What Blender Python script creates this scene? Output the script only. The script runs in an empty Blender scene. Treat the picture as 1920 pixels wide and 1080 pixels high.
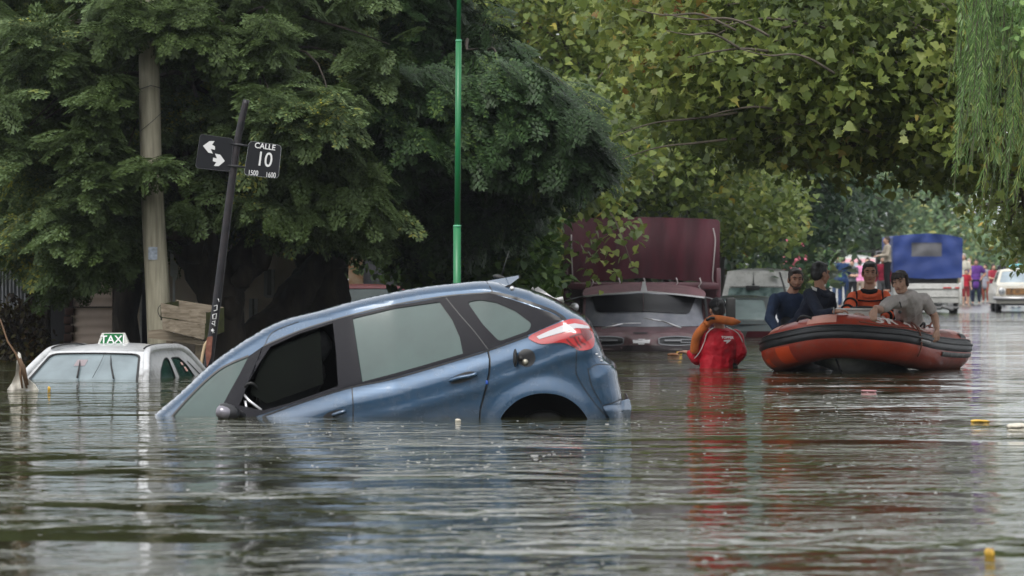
import bpy, bmesh, math, random
import numpy as np
from mathutils import Vector, Matrix, noise as mnoise
from mathutils.geometry import tessellate_polygon

random.seed(7); rng = np.random.default_rng(11)
SC = bpy.context.scene; COL = SC.collection
# ---------------------------------------------------------------- camera
F, EYE, V0 = 7200.0, 1.18, 512.0        # focal length in photo pixels, eye height over the water, horizon row
cam = bpy.data.cameras.new('camera'); camo = bpy.data.objects.new('camera', cam); COL.objects.link(camo)
camo.location = (0, 0, EYE); camo.rotation_euler = (math.radians(90), 0, 0)
cam.lens = 135; cam.sensor_width = 36; cam.shift_y = -28/1920; cam.clip_start = 0.5; cam.clip_end = 3000
cam.dof.use_dof = True; cam.dof.focus_distance = 38; cam.dof.aperture_fstop = 5.0
SC.camera = camo
# ---------------------------------------------------------------- sky, sun, exposure
SUN_EL, SUN_ROT = math.radians(52), math.radians(200)
w = bpy.data.worlds.new('World'); SC.world = w; w.use_nodes = True
nt = w.node_tree; bgn = nt.nodes['Background']
sky = nt.nodes.new('ShaderNodeTexSky'); sky.sky_type = 'NISHITA'; sky.sun_disc = False
sky.sun_elevation = SUN_EL; sky.sun_rotation = SUN_ROT; sky.dust_density = 6; sky.air_density = 1.2; sky.ozone_density = 1
hs = nt.nodes.new('ShaderNodeHueSaturation'); hs.inputs['Saturation'].default_value = 0.17   # cloud cover greys the sky
nt.links.new(sky.outputs[0], hs.inputs['Color'])
cl = nt.nodes.new('ShaderNodeMix'); cl.data_type = 'RGBA'; cl.inputs['Factor'].default_value = .6      # even cloud deck over most of the sky
nt.links.new(hs.outputs[0], cl.inputs[6]); cl.inputs[7].default_value = (6.6, 6.8, 7.1, 1); nt.links.new(cl.outputs[2], bgn.inputs['Color'])
bgn.inputs['Strength'].default_value = 0.15
sl = bpy.data.lights.new('sun', 'SUN'); sl.energy = 1.0; sl.angle = math.radians(25); sl.color = (1, .97, .92)
so = bpy.data.objects.new('sun', sl); COL.objects.link(so)
_sd = Vector((math.sin(SUN_ROT)*math.cos(SUN_EL), math.cos(SUN_ROT)*math.cos(SUN_EL), math.sin(SUN_EL)))
so.rotation_euler = _sd.to_track_quat('Z', 'Y').to_euler(); so.location = (0, 0, 30)
SC.view_settings.view_transform = 'Standard'; SC.view_settings.look = 'None'
SC.view_settings.exposure = 0.6; SC.view_settings.gamma = 1
SC.cycles.max_bounces = 6; SC.cycles.transparent_max_bounces = 6; SC.cycles.diffuse_bounces = 4
SC.cycles.glossy_bounces = 4; SC.cycles.caustics_reflective = False; SC.cycles.caustics_refractive = False

# ---------------------------------------------------------------- helpers
def P(u, v, Y): return Vector(((u-960)*Y/F, Y, EYE-(v-V0)*Y/F))
def lin(h):
    if isinstance(h, (tuple, list)): return tuple(h)[:3]
    r = [int(h[i:i+2], 16)/255 for i in (0, 2, 4)]
    return tuple(x/12.92 if x <= .04045 else ((x+.055)/1.055)**2.4 for x in r)
def mat(name, col, rough=.5, metal=0., spec=.5, var=0., vscale=3., bump=0., bscale=20., coat=0., col2=None, stretch=None, dirt=0.):
    m = bpy.data.materials.new(name); m.use_nodes = True; t = m.node_tree; b = t.nodes['Principled BSDF']
    col = lin(col); b.inputs['Roughness'].default_value = rough; b.inputs['Metallic'].default_value = metal
    b.inputs['Specular IOR Level'].default_value = spec; b.inputs['Coat Weight'].default_value = coat
    b.inputs['Coat Roughness'].default_value = .04
    b.inputs['Base Color'].default_value = (*col, 1)
    tc = t.nodes.new('ShaderNodeTexCoord'); src = tc.outputs['Object']
    if stretch:
        mp = t.nodes.new('ShaderNodeMapping'); mp.inputs['Scale'].default_value = stretch
        t.links.new(src, mp.inputs[0]); src = mp.outputs[0]
    if var or col2:
        n = t.nodes.new('ShaderNodeTexNoise'); n.inputs['Scale'].default_value = vscale; n.inputs['Detail'].default_value = 6
        t.links.new(src, n.inputs['Vector'])
        r = t.nodes.new('ShaderNodeValToRGB'); r.color_ramp.elements[0].position = .33; r.color_ramp.elements[1].position = .68
        c2 = lin(col2) if col2 else tuple(x*(1+var) for x in col)
        c1 = col if col2 else tuple(x*(1-var) for x in col)
        r.color_ramp.elements[0].color = (*c1, 1); r.color_ramp.elements[1].color = (*c2, 1)
        t.links.new(n.outputs['Fac'], r.inputs[0]); t.links.new(r.outputs[0], b.inputs['Base Color'])
    if dirt:            # film of silt: blotches and fine specks, duller than the paint
        a = t.nodes.new('ShaderNodeTexNoise'); a.inputs['Scale'].default_value = 2.2; a.inputs['Detail'].default_value = 8; a.inputs['Roughness'].default_value = .7
        c = t.nodes.new('ShaderNodeTexNoise'); c.inputs['Scale'].default_value = 16; c.inputs['Detail'].default_value = 3
        mp2 = t.nodes.new('ShaderNodeMapping'); mp2.inputs['Scale'].default_value = (1, 1, 2.2); t.links.new(tc.outputs['Object'], mp2.inputs[0])
        t.links.new(mp2.outputs[0], a.inputs['Vector']); t.links.new(tc.outputs['Object'], c.inputs['Vector'])
        mu = t.nodes.new('ShaderNodeMath'); mu.operation = 'MULTIPLY'; t.links.new(a.outputs['Fac'], mu.inputs[0]); t.links.new(c.outputs['Fac'], mu.inputs[1])
        mr = t.nodes.new('ShaderNodeMapRange'); mr.inputs['From Min'].default_value = .22; mr.inputs['From Max'].default_value = .40; mr.inputs['To Max'].default_value = dirt; t.links.new(mu.outputs[0], mr.inputs[0])
        sx_ = t.nodes.new('ShaderNodeSeparateXYZ'); t.links.new(tc.outputs['Object'], sx_.inputs[0])      # tide mark just above the water line
        tz_ = t.nodes.new('ShaderNodeMapRange'); tz_.inputs['From Min'].default_value = .15; tz_.inputs['From Max'].default_value = .03; tz_.inputs['To Max'].default_value = dirt*2.2; t.links.new(sx_.outputs[2], tz_.inputs[0])
        tm_ = t.nodes.new('ShaderNodeMath'); tm_.operation = 'MULTIPLY'; t.links.new(tz_.outputs[0], tm_.inputs[0]); t.links.new(a.outputs['Fac'], tm_.inputs[1])
        ta_ = t.nodes.new('ShaderNodeMath'); ta_.operation = 'ADD'; ta_.use_clamp = True; t.links.new(mr.outputs[0], ta_.inputs[0]); t.links.new(tm_.outputs[0], ta_.inputs[1])
        mx = t.nodes.new('ShaderNodeMix'); mx.data_type = 'RGBA'; t.links.new(ta_.outputs[0], mx.inputs[0]); mx.inputs[7].default_value = (.11, .105, .09, 1)
        if b.inputs['Base Color'].is_linked: t.links.new(b.inputs['Base Color'].links[0].from_socket, mx.inputs[6])
        else: mx.inputs[6].default_value = (*col, 1)
        t.links.new(mx.outputs[2], b.inputs['Base Color'])
        m3 = t.nodes.new('ShaderNodeMapRange'); m3.inputs['To Min'].default_value = rough; m3.inputs['To Max'].default_value = min(1, rough+.35); t.links.new(mr.outputs[0], m3.inputs[0]); t.links.new(m3.outputs[0], b.inputs['Roughness'])
    if bump:
        n2 = t.nodes.new('ShaderNodeTexNoise'); n2.inputs['Scale'].default_value = bscale; n2.inputs['Detail'].default_value = 5
        t.links.new(src, n2.inputs['Vector'])
        bp = t.nodes.new('ShaderNodeBump'); bp.inputs['Strength'].default_value = 1; bp.inputs['Distance'].default_value = bump
        t.links.new(n2.outputs['Fac'], bp.inputs['Height']); t.links.new(bp.outputs[0], b.inputs['Normal'])
    return m
def leafmat(name, cols, rough=.38, tr=.25, vscale=.6, spec=.4):
    """leaf colour differs per leaf (random per island) and slowly through the crown"""
    m = bpy.data.materials.new(name); m.use_nodes = True; t = m.node_tree; b = t.nodes['Principled BSDF']
    g = t.nodes.new('ShaderNodeNewGeometry'); n = t.nodes.new('ShaderNodeTexNoise'); tc = t.nodes.new('ShaderNodeTexCoord')
    t.links.new(tc.outputs['Object'], n.inputs['Vector']); n.inputs['Scale'].default_value = vscale; n.inputs['Detail'].default_value = 2
    mx = t.nodes.new('ShaderNodeMath'); mx.operation = 'MULTIPLY_ADD'; mx.inputs[1].default_value = .62; mx.inputs[2].default_value = -.0
    a = t.nodes.new('ShaderNodeMath'); a.operation = 'MULTIPLY_ADD'; a.inputs[1].default_value = 1.3; a.inputs[2].default_value = -.48
    t.links.new(n.outputs['Fac'], a.inputs[0]); t.links.new(g.outputs['Random Per Island'], mx.inputs[0])
    s = t.nodes.new('ShaderNodeMath'); s.operation = 'ADD'; t.links.new(mx.outputs[0], s.inputs[0]); t.links.new(a.outputs[0], s.inputs[1])
    r = t.nodes.new('ShaderNodeValToRGB'); el = r.color_ramp.elements
    while len(el) < len(cols): el.new(.5)
    for e, (p, c) in zip(el, cols): e.position = p; e.color = (*lin(c), 1)
    t.links.new(s.outputs[0], r.inputs[0]); t.links.new(r.outputs[0], b.inputs['Base Color'])
    b.inputs['Roughness'].default_value = rough; b.inputs['Specular IOR Level'].default_value = spec
    tl = t.nodes.new('ShaderNodeBsdfTranslucent'); t.links.new(r.outputs[0], tl.inputs['Color'])
    ms = t.nodes.new('ShaderNodeMixShader'); ms.inputs[0].default_value = tr
    t.links.new(b.outputs[0], ms.inputs[1]); t.links.new(tl.outputs[0], ms.inputs[2])
    t.links.new(ms.outputs[0], t.nodes['Material Output'].inputs['Surface'])
    return m
def tag(o, label=None, cat=None, group=None, kind=None):
    if label: o['label'] = label
    if cat: o['category'] = cat
    if group: o['group'] = group
    if kind: o['kind'] = kind
    return o
def empty(name, loc=(0, 0, 0), label=None, cat=None, group=None, rz=0):
    o = bpy.data.objects.new(name, None); COL.objects.link(o); o.location = loc; o.rotation_euler = (0, 0, rz)
    o.empty_display_size = .2; bpy.context.view_layer.update()
    return tag(o, label, cat, group)
def link(name, me, m=None, parent=None, world=True):
    o = bpy.data.objects.new(name, me); COL.objects.link(o)
    if m:
        for mm in (m if isinstance(m, (list, tuple)) else [m]): me.materials.append(mm)
    if parent:
        o.parent = parent
        if world:                      # vertices are given in world space
            me.transform(wm(parent).inverted())
    return o
def wm(o):
    M = o.matrix_basis.copy() if True else None
    while o.parent: o = o.parent; M = o.matrix_basis @ M
    return M
class MB:
    def __init__(s): s.v = []; s.f = []; s.sm = []; s.mi = []
    def add(s, vs, fs, smooth=True, mi=0):
        n = len(s.v); s.v += [tuple(v) for v in vs]; s.f += [[i+n for i in f] for f in fs]; s.sm += [smooth]*len(fs); s.mi += [mi]*len(fs); return s
    def box(s, c, d, R=None, bev=0.):
        c = Vector(c); h = [x/2 for x in d]
        b = min(bev, *[x*.9 for x in h]) if bev else 0
        R = R or Matrix.Identity(3)
        if not b:
            vs = [c+R@Vector((x*h[0], y*h[1], z*h[2])) for x in (-1, 1) for y in (-1, 1) for z in (-1, 1)]
            return s.add(vs, [(0, 1, 3, 2), (4, 6, 7, 5), (0, 4, 5, 1), (2, 3, 7, 6), (0, 2, 6, 4), (1, 5, 7, 3)], False)
        bm = bmesh.new(); bmesh.ops.create_cube(bm, size=2)
        for v in bm.verts: v.co = Vector((v.co.x*h[0], v.co.y*h[1], v.co.z*h[2]))
        bmesh.ops.bevel(bm, geom=bm.edges[:], offset=b, segments=2, affect='EDGES', profile=.5)
        bm.verts.ensure_lookup_table()
        vs = [c+R@v.co for v in bm.verts]; fs = [[v.index for v in f.verts] for f in bm.faces]; bm.free()
        return s.add(vs, fs, True)
    def tube(s, pts, rad, seg=8, caps=True, flat=1.0, upv=None):
        pts = [Vector(p) for p in pts]; n = len(pts)
        if not isinstance(rad, (list, tuple)): rad = [rad]*n
        vs = []; prev = upv.copy() if upv else None
        for i, p in enumerate(pts):
            t = (pts[min(i+1, n-1)]-pts[max(i-1, 0)])
            if t.length < 1e-9: t = Vector((0, 0, 1))
            t.normalize()
            if prev is None: prev = t.orthogonal().normalized()
            a = (prev - t*prev.dot(t)); a = a.normalized() if a.length > 1e-6 else t.orthogonal().normalized(); prev = a; b = t.cross(a)
            for k in range(seg):
                th = 2*math.pi*k/seg; vs.append(p+(a*math.cos(th)*flat+b*math.sin(th))*rad[i])
        fs = [(i*seg+k, i*seg+(k+1) % seg, (i+1)*seg+(k+1) % seg, (i+1)*seg+k) for i in range(n-1) for k in range(seg)]
        if caps: fs += [tuple(range(seg-1, -1, -1)), tuple((n-1)*seg+k for k in range(seg))]
        return s.add(vs, fs, True)
    def ell(s, c, r, R=None, seg=12, rings=8):
        c = Vector(c); R = R or Matrix.Identity(3); vs = [c+R@Vector((0, 0, r[2]))]
        for i in range(1, rings):
            ph = math.pi*i/rings
            for k in range(seg):
                th = 2*math.pi*k/seg; vs.append(c+R@Vector((r[0]*math.sin(ph)*math.cos(th), r[1]*math.sin(ph)*math.sin(th), r[2]*math.cos(ph))))
        vs.append(c+R@Vector((0, 0, -r[2]))); L = len(vs)-1
        fs = [(0, 1+k, 1+(k+1) % seg) for k in range(seg)]
        for i in range(rings-2):
            for k in range(seg): a = 1+i*seg; fs.append((a+k, a+seg+k, a+seg+(k+1) % seg, a+(k+1) % seg))
        a = 1+(rings-2)*seg; fs += [(a+k, L, a+(k+1) % seg) for k in range(seg)]
        return s.add(vs, fs, True)
    def cap(s, a, ra, b, rb, seg=10):
        a, b = Vector(a), Vector(b); d = b-a; L = d.length
        if L < 1e-6: return s.ell(a, (ra, ra, ra))
        d /= L; pts = []; rr = []
        for k in range(0, 4):
            th = math.pi/2*(1-k/3); pts.append(a-d*ra*math.sin(th)); rr.append(max(ra*math.cos(th), ra*.03))
        for k in range(0, 4):
            th = math.pi/2*k/3; pts.append(b+d*rb*math.sin(th)); rr.append(max(rb*math.cos(th), rb*.03))
        return s.tube(pts, rr, seg)
    def mesh(s, name):
        me = bpy.data.meshes.new(name); me.from_pydata(s.v, [], s.f)
        me.polygons.foreach_set('use_smooth', s.sm)
        if any(s.mi): me.polygons.foreach_set('material_index', s.mi)
        me.update(); return me
    def build(s, name, m, parent=None, world=True): return link(name, s.mesh(name), m, parent, world)

def crv(pts, n=6, closed=False):
    """Catmull-Rom through points of any dimension"""
    p = [np.array(q, float) for q in pts]; N = len(p); out = []
    for i in range(N if closed else N-1):
        g = (lambda k: p[k % N]) if closed else (lambda k: p[max(0, min(N-1, k))])
        a, b, c, d = g(i-1), g(i), g(i+1), g(i+2)
        for k in range(n):
            t = k/n; out.append(tuple(.5*((2*b)+(-a+c)*t+(2*a-5*b+4*c-d)*t*t+(-a+3*b-3*c+d)*t**3)))
    if not closed: out.append(tuple(p[-1]))
    return out
def rpoly(pts, r, n=4):
    """polygon with rounded corners"""
    out = []; N = len(pts)
    for i in range(N):
        a, b, c = [np.array(pts[k % N], float) for k in (i-1, i, i+1)]
        la, lc = np.linalg.norm(a-b), np.linalg.norm(c-b); ra = min(r, la*.45); rc = min(r, lc*.45)
        p0 = b+(a-b)/la*ra; p2 = b+(c-b)/lc*rc
        for k in range(n+1):
            t = k/n; out.append(tuple((1-t)**2*p0+2*t*(1-t)*b+t*t*p2))
    return out
def rrect(x0, y0, x1, y1, r, n=4): return rpoly([(x0, y0), (x1, y0), (x1, y1), (x0, y1)], r, n)
def surf(mb, poly, fn, step=12., back=None, holes=(), mi=0):
    """2D polygon (with holes), cut by a grid, mapped to 3D by fn(u,v); back = vector or function: gives it thickness"""
    loops = [[Vector((p[0], p[1], 0)) for p in lp] for lp in [poly, *holes]]
    flat = [v for lp in loops for v in lp]
    bm = bmesh.new(); vs = [bm.verts.new(v) for v in flat]
    for t in tessellate_polygon(loops):
        try: bm.faces.new([vs[i] for i in t])
        except ValueError: pass
    bmesh.ops.dissolve_degenerate(bm, dist=1e-6, edges=bm.edges[:])
    st = step if isinstance(step, (tuple, list)) else (step, step)
    for ax in (0, 1):
        lo = min(v[ax] for v in flat); hi = max(v[ax] for v in flat); k = math.floor(lo/st[ax])+1
        while k*st[ax] < hi-1e-9:
            co = Vector((0, 0, 0)); co[ax] = k*st[ax]; no = Vector((0, 0, 0)); no[ax] = 1
            bmesh.ops.bisect_plane(bm, geom=bm.verts[:]+bm.edges[:]+bm.faces[:], plane_co=co, plane_no=no, dist=st[ax]*1e-4); k += 1
    bmesh.ops.recalc_face_normals(bm, faces=bm.faces[:])
    bm.verts.index_update(); bm.verts.ensure_lookup_table()
    q = [v.co.copy() for v in bm.verts]; front = [Vector(fn(p.x, p.y)) for p in q]
    fs = [[v.index for v in f.verts] for f in bm.faces]
    mb.add(front, fs, True, mi)
    if back is not None:
        bk = [(Vector(back(p.x, p.y)) if callable(back) else f+Vector(back)) for p, f in zip(q, front)]
        mb.add(bk, [f[::-1] for f in fs], True, mi)
        vv = []; ff = []
        for e in bm.edges:
            if len(e.link_faces) == 1:
                a, b = e.verts[0].index, e.verts[1].index; n = len(vv); vv += [front[a], front[b], bk[b], bk[a]]; ff.append((n, n+1, n+2, n+3))
        mb.add(vv, ff, False, mi)
    bm.free(); return mb
def strip(pts, wd):
    """thin ribbon polygon along a polyline (2D)"""
    p = [np.array(q, float) for q in pts]; L, R = [], []
    for i in range(len(p)):
        t = p[min(i+1, len(p)-1)]-p[max(i-1, 0)]; t /= max(np.linalg.norm(t), 1e-9); n = np.array((-t[1], t[0]))*wd/2
        L.append(tuple(p[i]+n)); R.append(tuple(p[i]-n))
    return L+R[::-1]
def quad(c00, c10, c11, c01, bulge=0., off=0.):
    c00, c10, c11, c01 = map(Vector, (c00, c10, c11, c01)); n = (c10-c00).cross(c01-c00).normalized()
    def fn(s, t):
        return c00*(1-s)*(1-t)+c10*s*(1-t)+c11*s*t+c01*(1-s)*t + n*(off+bulge*(1-(2*s-1)**2)*(1-.6*(2*t-1)**2))
    return fn
def lerp(a, b, t): return a+(b-a)*t
def interp(x, pts):
    return float(np.interp(x, [p[0] for p in pts], [p[1] for p in pts]))
def text(name, body, size, loc, m, parent, roll=0., ext=.002, sx=1., R=None, bold=0.):
    cu = bpy.data.curves.new(name, 'FONT'); cu.body = body; cu.size = size; cu.extrude = ext; cu.align_x = 'CENTER'; cu.align_y = 'CENTER'; cu.offset = bold
    o = bpy.data.objects.new(name, cu); COL.objects.link(o); bpy.context.view_layer.update()
    me = bpy.data.meshes.new_from_object(o.evaluated_get(bpy.context.evaluated_depsgraph_get())); bpy.data.objects.remove(o); me.name = name
    R = R or (Matrix.Rotation(math.radians(90), 3, 'X'))
    M = Matrix.Translation(Vector(loc)) @ (R @ Matrix.Rotation(roll, 3, 'Z') @ Matrix.Diagonal((sx, 1, 1))).to_4x4()
    me.transform(M); return link(name, me, m, parent)

# ---------------------------------------------------------------- shared materials
M = {}
M['black'] = mat('black_trim', (.012, .012, .014), .35, bump=.0004, bscale=300)
M['rubber'] = mat('black_rubber', (.015, .015, .015), .6, var=.3, vscale=8)
M['chrome'] = mat('chrome', (.62, .62, .64), .28, .55)
M['white'] = mat('white_paint', (.52, .53, .54), .3, dirt=.35, coat=.5, var=.06, vscale=2)
M['dirtywhite'] = mat('dirty_white_paint', (.5, .5, .48), .4, dirt=.4, coat=.3, var=.12, vscale=4)
M['glassfog'] = mat('fogged_glass', (.034, .068, .062), .09, spec=.6, var=.15, vscale=2.5)  # condensation and mirrored foliage both put into this teal base colour
M['glassdark'] = mat('dark_glass', (.012, .02, .018), .05, spec=.6, var=.3, vscale=3)
M['glassgrey'] = mat('misted_windscreen', (.25, .30, .32), .12, spec=.6, var=.25, vscale=4)
M['signwhite'] = mat('sign_white', (.62, .62, .62), .5)
M['skin'] = mat('skin', (.46, .27, .19), .5, var=.1, vscale=12)
M['skind'] = mat('brown_skin', (.38, .20, .13), .5, var=.1, vscale=12)
M['hair'] = mat('black_hair', (.008, .007, .007), .5, bump=.004, bscale=90)
M['hairb'] = mat('dark_brown_hair', (.022, .012, .008), .5, bump=.004, bscale=90)
M['hairg'] = mat('grey_hair', (.35, .33, .3), .6, bump=.004, bscale=90)
M['eye'] = mat('eye_dark', (.01, .008, .006), .3)
M['lip'] = mat('lip', (.2, .07, .055), .5)
M['bark'] = mat('dark_bark', (.014, .011, .008), .9, col2=(.055, .042, .03), vscale=5, bump=.04, bscale=9, stretch=(1, 1, .3))
M['barkl'] = mat('grey_brown_bark', (.05, .04, .03), .9, col2=(.12, .1, .075), vscale=5, bump=.02, bscale=12, stretch=(1, 1, .35))
M['wood'] = mat('weathered_wood', (.12, .095, .065), .85, col2=(.24, .2, .15), vscale=6, bump=.006, bscale=14, stretch=(.6, 4, 6))
M['polewood'] = mat('grey_pole_wood', (.17, .155, .11), .85, col2=(.31, .29, .22), vscale=7, bump=.006, bscale=22, stretch=(3, 3, .25))

# ---------------------------------------------------------------- ground, road, water
def ground():
    g = MB(); ys = [-60, 60, 92, 106, 112, 122, 160, 300, 2500]; zs = [-1.1, -1.05, -.5, -.12, -.02, .012, .03, .06, .5]
    xs = [-1500, -60, -9, 9, 60, 1500]
    vs = [(x, y, z) for y, z in zip(ys, zs) for x in xs]; n = len(xs)
    fs = [(i*n+k, i*n+k+1, (i+1)*n+k+1, (i+1)*n+k) for i in range(len(ys)-1) for k in range(n-1)]
    g.add(vs, fs, False)
    m = mat('wet_asphalt', (.045, .047, .05), .22, var=.35, vscale=.7, bump=.004, bscale=6)
    tag(g.build('ground', m), kind='structure')
ground()
def water_mat():
    m = bpy.data.materials.new('flood_water'); m.use_nodes = True; t = m.node_tree; b = t.nodes['Principled BSDF']
    b.inputs['Base Color'].default_value = (.040, .041, .018, 1); b.inputs['Roughness'].default_value = .04
    b.inputs['IOR'].default_value = 1.34; b.inputs['Specular IOR Level'].default_value = .5
    tc = t.nodes.new('ShaderNodeTexCoord')
    def nz(scale, detail, st=(1, 1, 1), rough=.5, dist=0.):
        mp = t.nodes.new('ShaderNodeMapping'); mp.inputs['Scale'].default_value = st; t.links.new(tc.outputs['Object'], mp.inputs[0])
        n = t.nodes.new('ShaderNodeTexNoise'); n.inputs['Scale'].default_value = scale; n.inputs['Detail'].default_value = detail
        n.inputs['Roughness'].default_value = rough; n.inputs['Distortion'].default_value = dist
        t.links.new(mp.outputs[0], n.inputs['Vector']); return n.outputs['Fac']
    def op(o, a, c):
        n = t.nodes.new('ShaderNodeMath'); n.operation = o
        for i, x in enumerate((a, c)):
            if isinstance(x, (int, float)): n.inputs[i].default_value = x
            else: t.links.new(x, n.inputs[i])
        return n.outputs[0]
    swell = op('MULTIPLY', nz(.35, 2, (.6, 1, 1)), WAT['swell'])
    rip = op('MULTIPLY', nz(2.2, 3, (.85, 1, 1), .5, .8), WAT['ripple'])
    fine = op('MULTIPLY', nz(7.5, 2, (.8, 1, 1), .5), WAT['fine'])
    patch = op('ADD', op('MULTIPLY', nz(.13, 2, (.6, 1, 1)), .6), op('MULTIPLY', nz(.45, 2, (.7, 1, 1), .5, .4), .4))
    pr = t.nodes.new('ShaderNodeMapRange'); pr.inputs['From Min'].default_value = .43; pr.inputs['From Max'].default_value = .60
    pr.inputs['To Min'].default_value = .12; pr.inputs['To Max'].default_value = 2.2; t.links.new(patch, pr.inputs[0])
    h = op('ADD', swell, op('MULTIPLY', op('ADD', rip, fine), pr.outputs[0]))
    bp = t.nodes.new('ShaderNodeBump'); bp.inputs['Strength'].default_value = 1; bp.inputs['Distance'].default_value = 1
    t.links.new(h, bp.inputs['Height']); t.links.new(bp.outputs[0], b.inputs['Normal'])
    return m
WAT = dict(swell=.05, ripple=.080, fine=.009)
tag(MB().add([(-250, -60, 0), (250, -60, 0), (250, 113, 0), (-250, 113, 0)], [(0, 1, 2, 3)], False).build('water', water_mat()), kind='structure')
# ================================================================ the half-sunk blue car
def blue_car():
    root = empty('car', P(720, 784, 31.9), 'blue hatchback floating nose down in the flood, front window open, tail raised', 'car')
    paint = mat('blue_metallic', (.018, .058, .118), .24, dirt=.17, metal=.4, spec=.5, coat=1., var=.14, vscale=1.2)
    tr = mat('window_surround', (.009, .009, .013), .25, spec=.14)
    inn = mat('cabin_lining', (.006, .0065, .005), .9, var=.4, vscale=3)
    top = [(262, 800), (290, 777), (345, 730), (405, 675), (480, 625), (530, 600), (600, 582), (680, 560), (780, 540), (855, 531), (912, 527), (960, 537),
           (1005, 549), (1041, 564), (1074, 583), (1097, 597), (1113, 619), (1127, 653), (1133, 672), (1147, 683), (1155, 694), (1160, 722), (1165, 747), (1168, 800), (1168, 845)]
    tp = crv(top, 5); T = np.array(tp)
    belt = [(250, 830), (440, 792), (487, 778), (658, 723), (740, 706), (870, 668), (915, 655), (990, 627), (1057, 600), (1100, 590), (1200, 560)]
    bandp = [(250, 14), (480, 14), (912, 17), (960, 22), (1041, 30), (1097, 36), (1200, 40)]
    def D(u, v, flat=False):
        d = 31.45-.14*(u-700)/231
        h = (interp(u, belt)-v)/231
        if h > 0: d += .02+.30*h+.12*h*h
        else:
            k = -h; s = min(k/.16, 1); s = s*s*(3-2*s); d += .02-.05*s+.10*max(k-.16, 0)**1.5
            if k > .08: d -= .012*math.exp(-((k-.30)/.05)**2)
        r = math.hypot(u-1018, v-822)
        if r < 150 and v < 860:
            a = max(0, min(1, 1-(r-84)/40)); d -= .04*a*a*(3-2*a)
        # turn towards roof and tail
        A = T[:-1]; B = T[1:]; ab = B-A; ap = np.array((u, v))-A
        tt = np.clip((ap*ab).sum(1)/np.maximum((ab*ab).sum(1), 1e-9), 0, 1); dist = float(np.sqrt(((ap-ab*tt[:, None])**2).sum(1).min()))
        band = interp(u, bandp)
        if v > 640 and u > 1080: band = lerp(36, 46, min(1, (v-640)/60))
        t = max(0, min(1, 1-dist/band)); d += (.16 if u < 1000 else .26)*(1-math.sqrt(max(0, 1-t*t)))
        return d
    def S(o=0.): return lambda u, v: P(u, v, D(u, v)-o)
    trim_top = [(466, 668), (492, 650), (560, 622), (640, 597), (740, 573), (840, 556), (920, 550), (955, 560), (1030, 585), (1057, 599)]
    trim_bot = [(990, 628), (915, 655), (870, 669), (800, 690), (740, 707), (676, 722), (658, 724), (570, 751), (487, 778)]
    arch = [(930, 845), (932, 800), (940, 782), (952, 766), (977, 747), (1013, 737.5), (1052, 742), (1080, 758), (1098, 779), (1106, 800), (1108, 845)]
    archs = crv(arch, 4)
    doorline = [(915, 655), (919, 675), (918, 700), (910, 735), (902, 765), (900, 785), (900, 845)]
    body = MB()
    outl = tp + archs[::-1] + doorline[::-1] + [(990, 628), (1057, 599)][0:2] + trim_top[::-1][1:] + crv([(466, 668), (420, 688), (385, 715), (350, 750), (325, 780), (300, 812)], 4)[1:]
    surf(body, outl, S(), 6)
    # roof and tail skin across the car, far flank
    n = len(tp); rows = []
    W2 = 1.72
    for j in range(9):
        s = j/8; rows.append([P(u, v, D(u, v))+Vector((.02*W2*s, s*(W2-2*(D(u, v)-31.45+.14*(u-700)/231)), .0)) for u, v in tp])
    vs = [p for r in rows for p in r]
    body.add(vs, [(j*n+i, j*n+i+1, (j+1)*n+i+1, (j+1)*n+i) for j in range(8) for i in range(n-1)])
    def farS(u, v): d = D(u, v); return P(u, v, d)+Vector((.03, W2-2*(d-31.45+.14*(u-700)/231), 0))
    surf(body, tp, farS, 20)
    body.build('body', paint, root)
    # doors
    fd = MB(); surf(fd, [(487, 778), (570, 751), (658.5, 724.5), (661, 760), (661, 845), (440, 845), (452, 790)], S(), 7); fdo = fd.build('front_door', paint, root)
    rd = MB(); surf(rd, [(660.5, 724.5), (676, 722), (740, 707), (800, 690), (870, 669), (913, 656), (916.5, 675), (915.5, 700), (907.5, 735), (899.5, 765), (897.5, 785), (897.5, 845), (663, 845), (663, 760)], S(), 7); rdo = rd.build('rear_door', paint, root)
    # shut lines
    sm = MB()
    for ln in ([(659.5, 724), (662, 760), (662, 845)], doorline, [(836, 558), (862, 590), (890, 622), (915, 655)],
               [(1081, 657), (1080, 690), (1082, 705), (1100, 735), (1125, 768), (1140, 782)], [(912, 527), (925, 549)], [(1102, 690), (1110, 725), (1128, 757)], [(1129, 761), (1150, 755), (1167, 748)]):
        surf(sm, strip(crv(ln, 4), 1.7), S(.003), 12)
    surf(sm, strip(crv([(1104, 692), (1120, 683), (1146, 684)], 4), 1.6), S(.003), 12)
    surf(sm, strip(crv([(497, 645), (512, 622), (560, 603)], 4), 1.2), S(.003), 12)
    sm.build('shut_line', M['black'], root)
    # black window surround
    opening = [(507, 650), (560, 626), (624, 606), (630, 660), (634, 724), (580, 743), (540, 757), (492, 770), (449, 760), (462, 722), (485, 683)]
    rglass = [(661, 597), (740, 578), (824, 566), (848, 600), (862, 632), (868, 663), (800, 683), (740, 700), (679, 716)]
    qglass = rpoly([(876, 566), (900, 562), (930, 567), (965, 582), (997, 606), (992, 620), (936, 640), (905, 608)], 7)
    tm = MB(); surf(tm, [(492, 650.5), *trim_top[2:], *trim_bot, (462, 787), (437, 800), (448, 762)], S(.002), 8, holes=[opening, rglass, qglass])
    tmo = tm.build('window_surround', tr, root)
    ap = MB(); surf(ap, [(466, 668), (491.5, 650.5), (447.5, 762), (436, 800), (405, 800), (416, 762), (432, 732), (450, 700)], S(.001), 8); ap.build('windscreen_pillar', tr, root)
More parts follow.
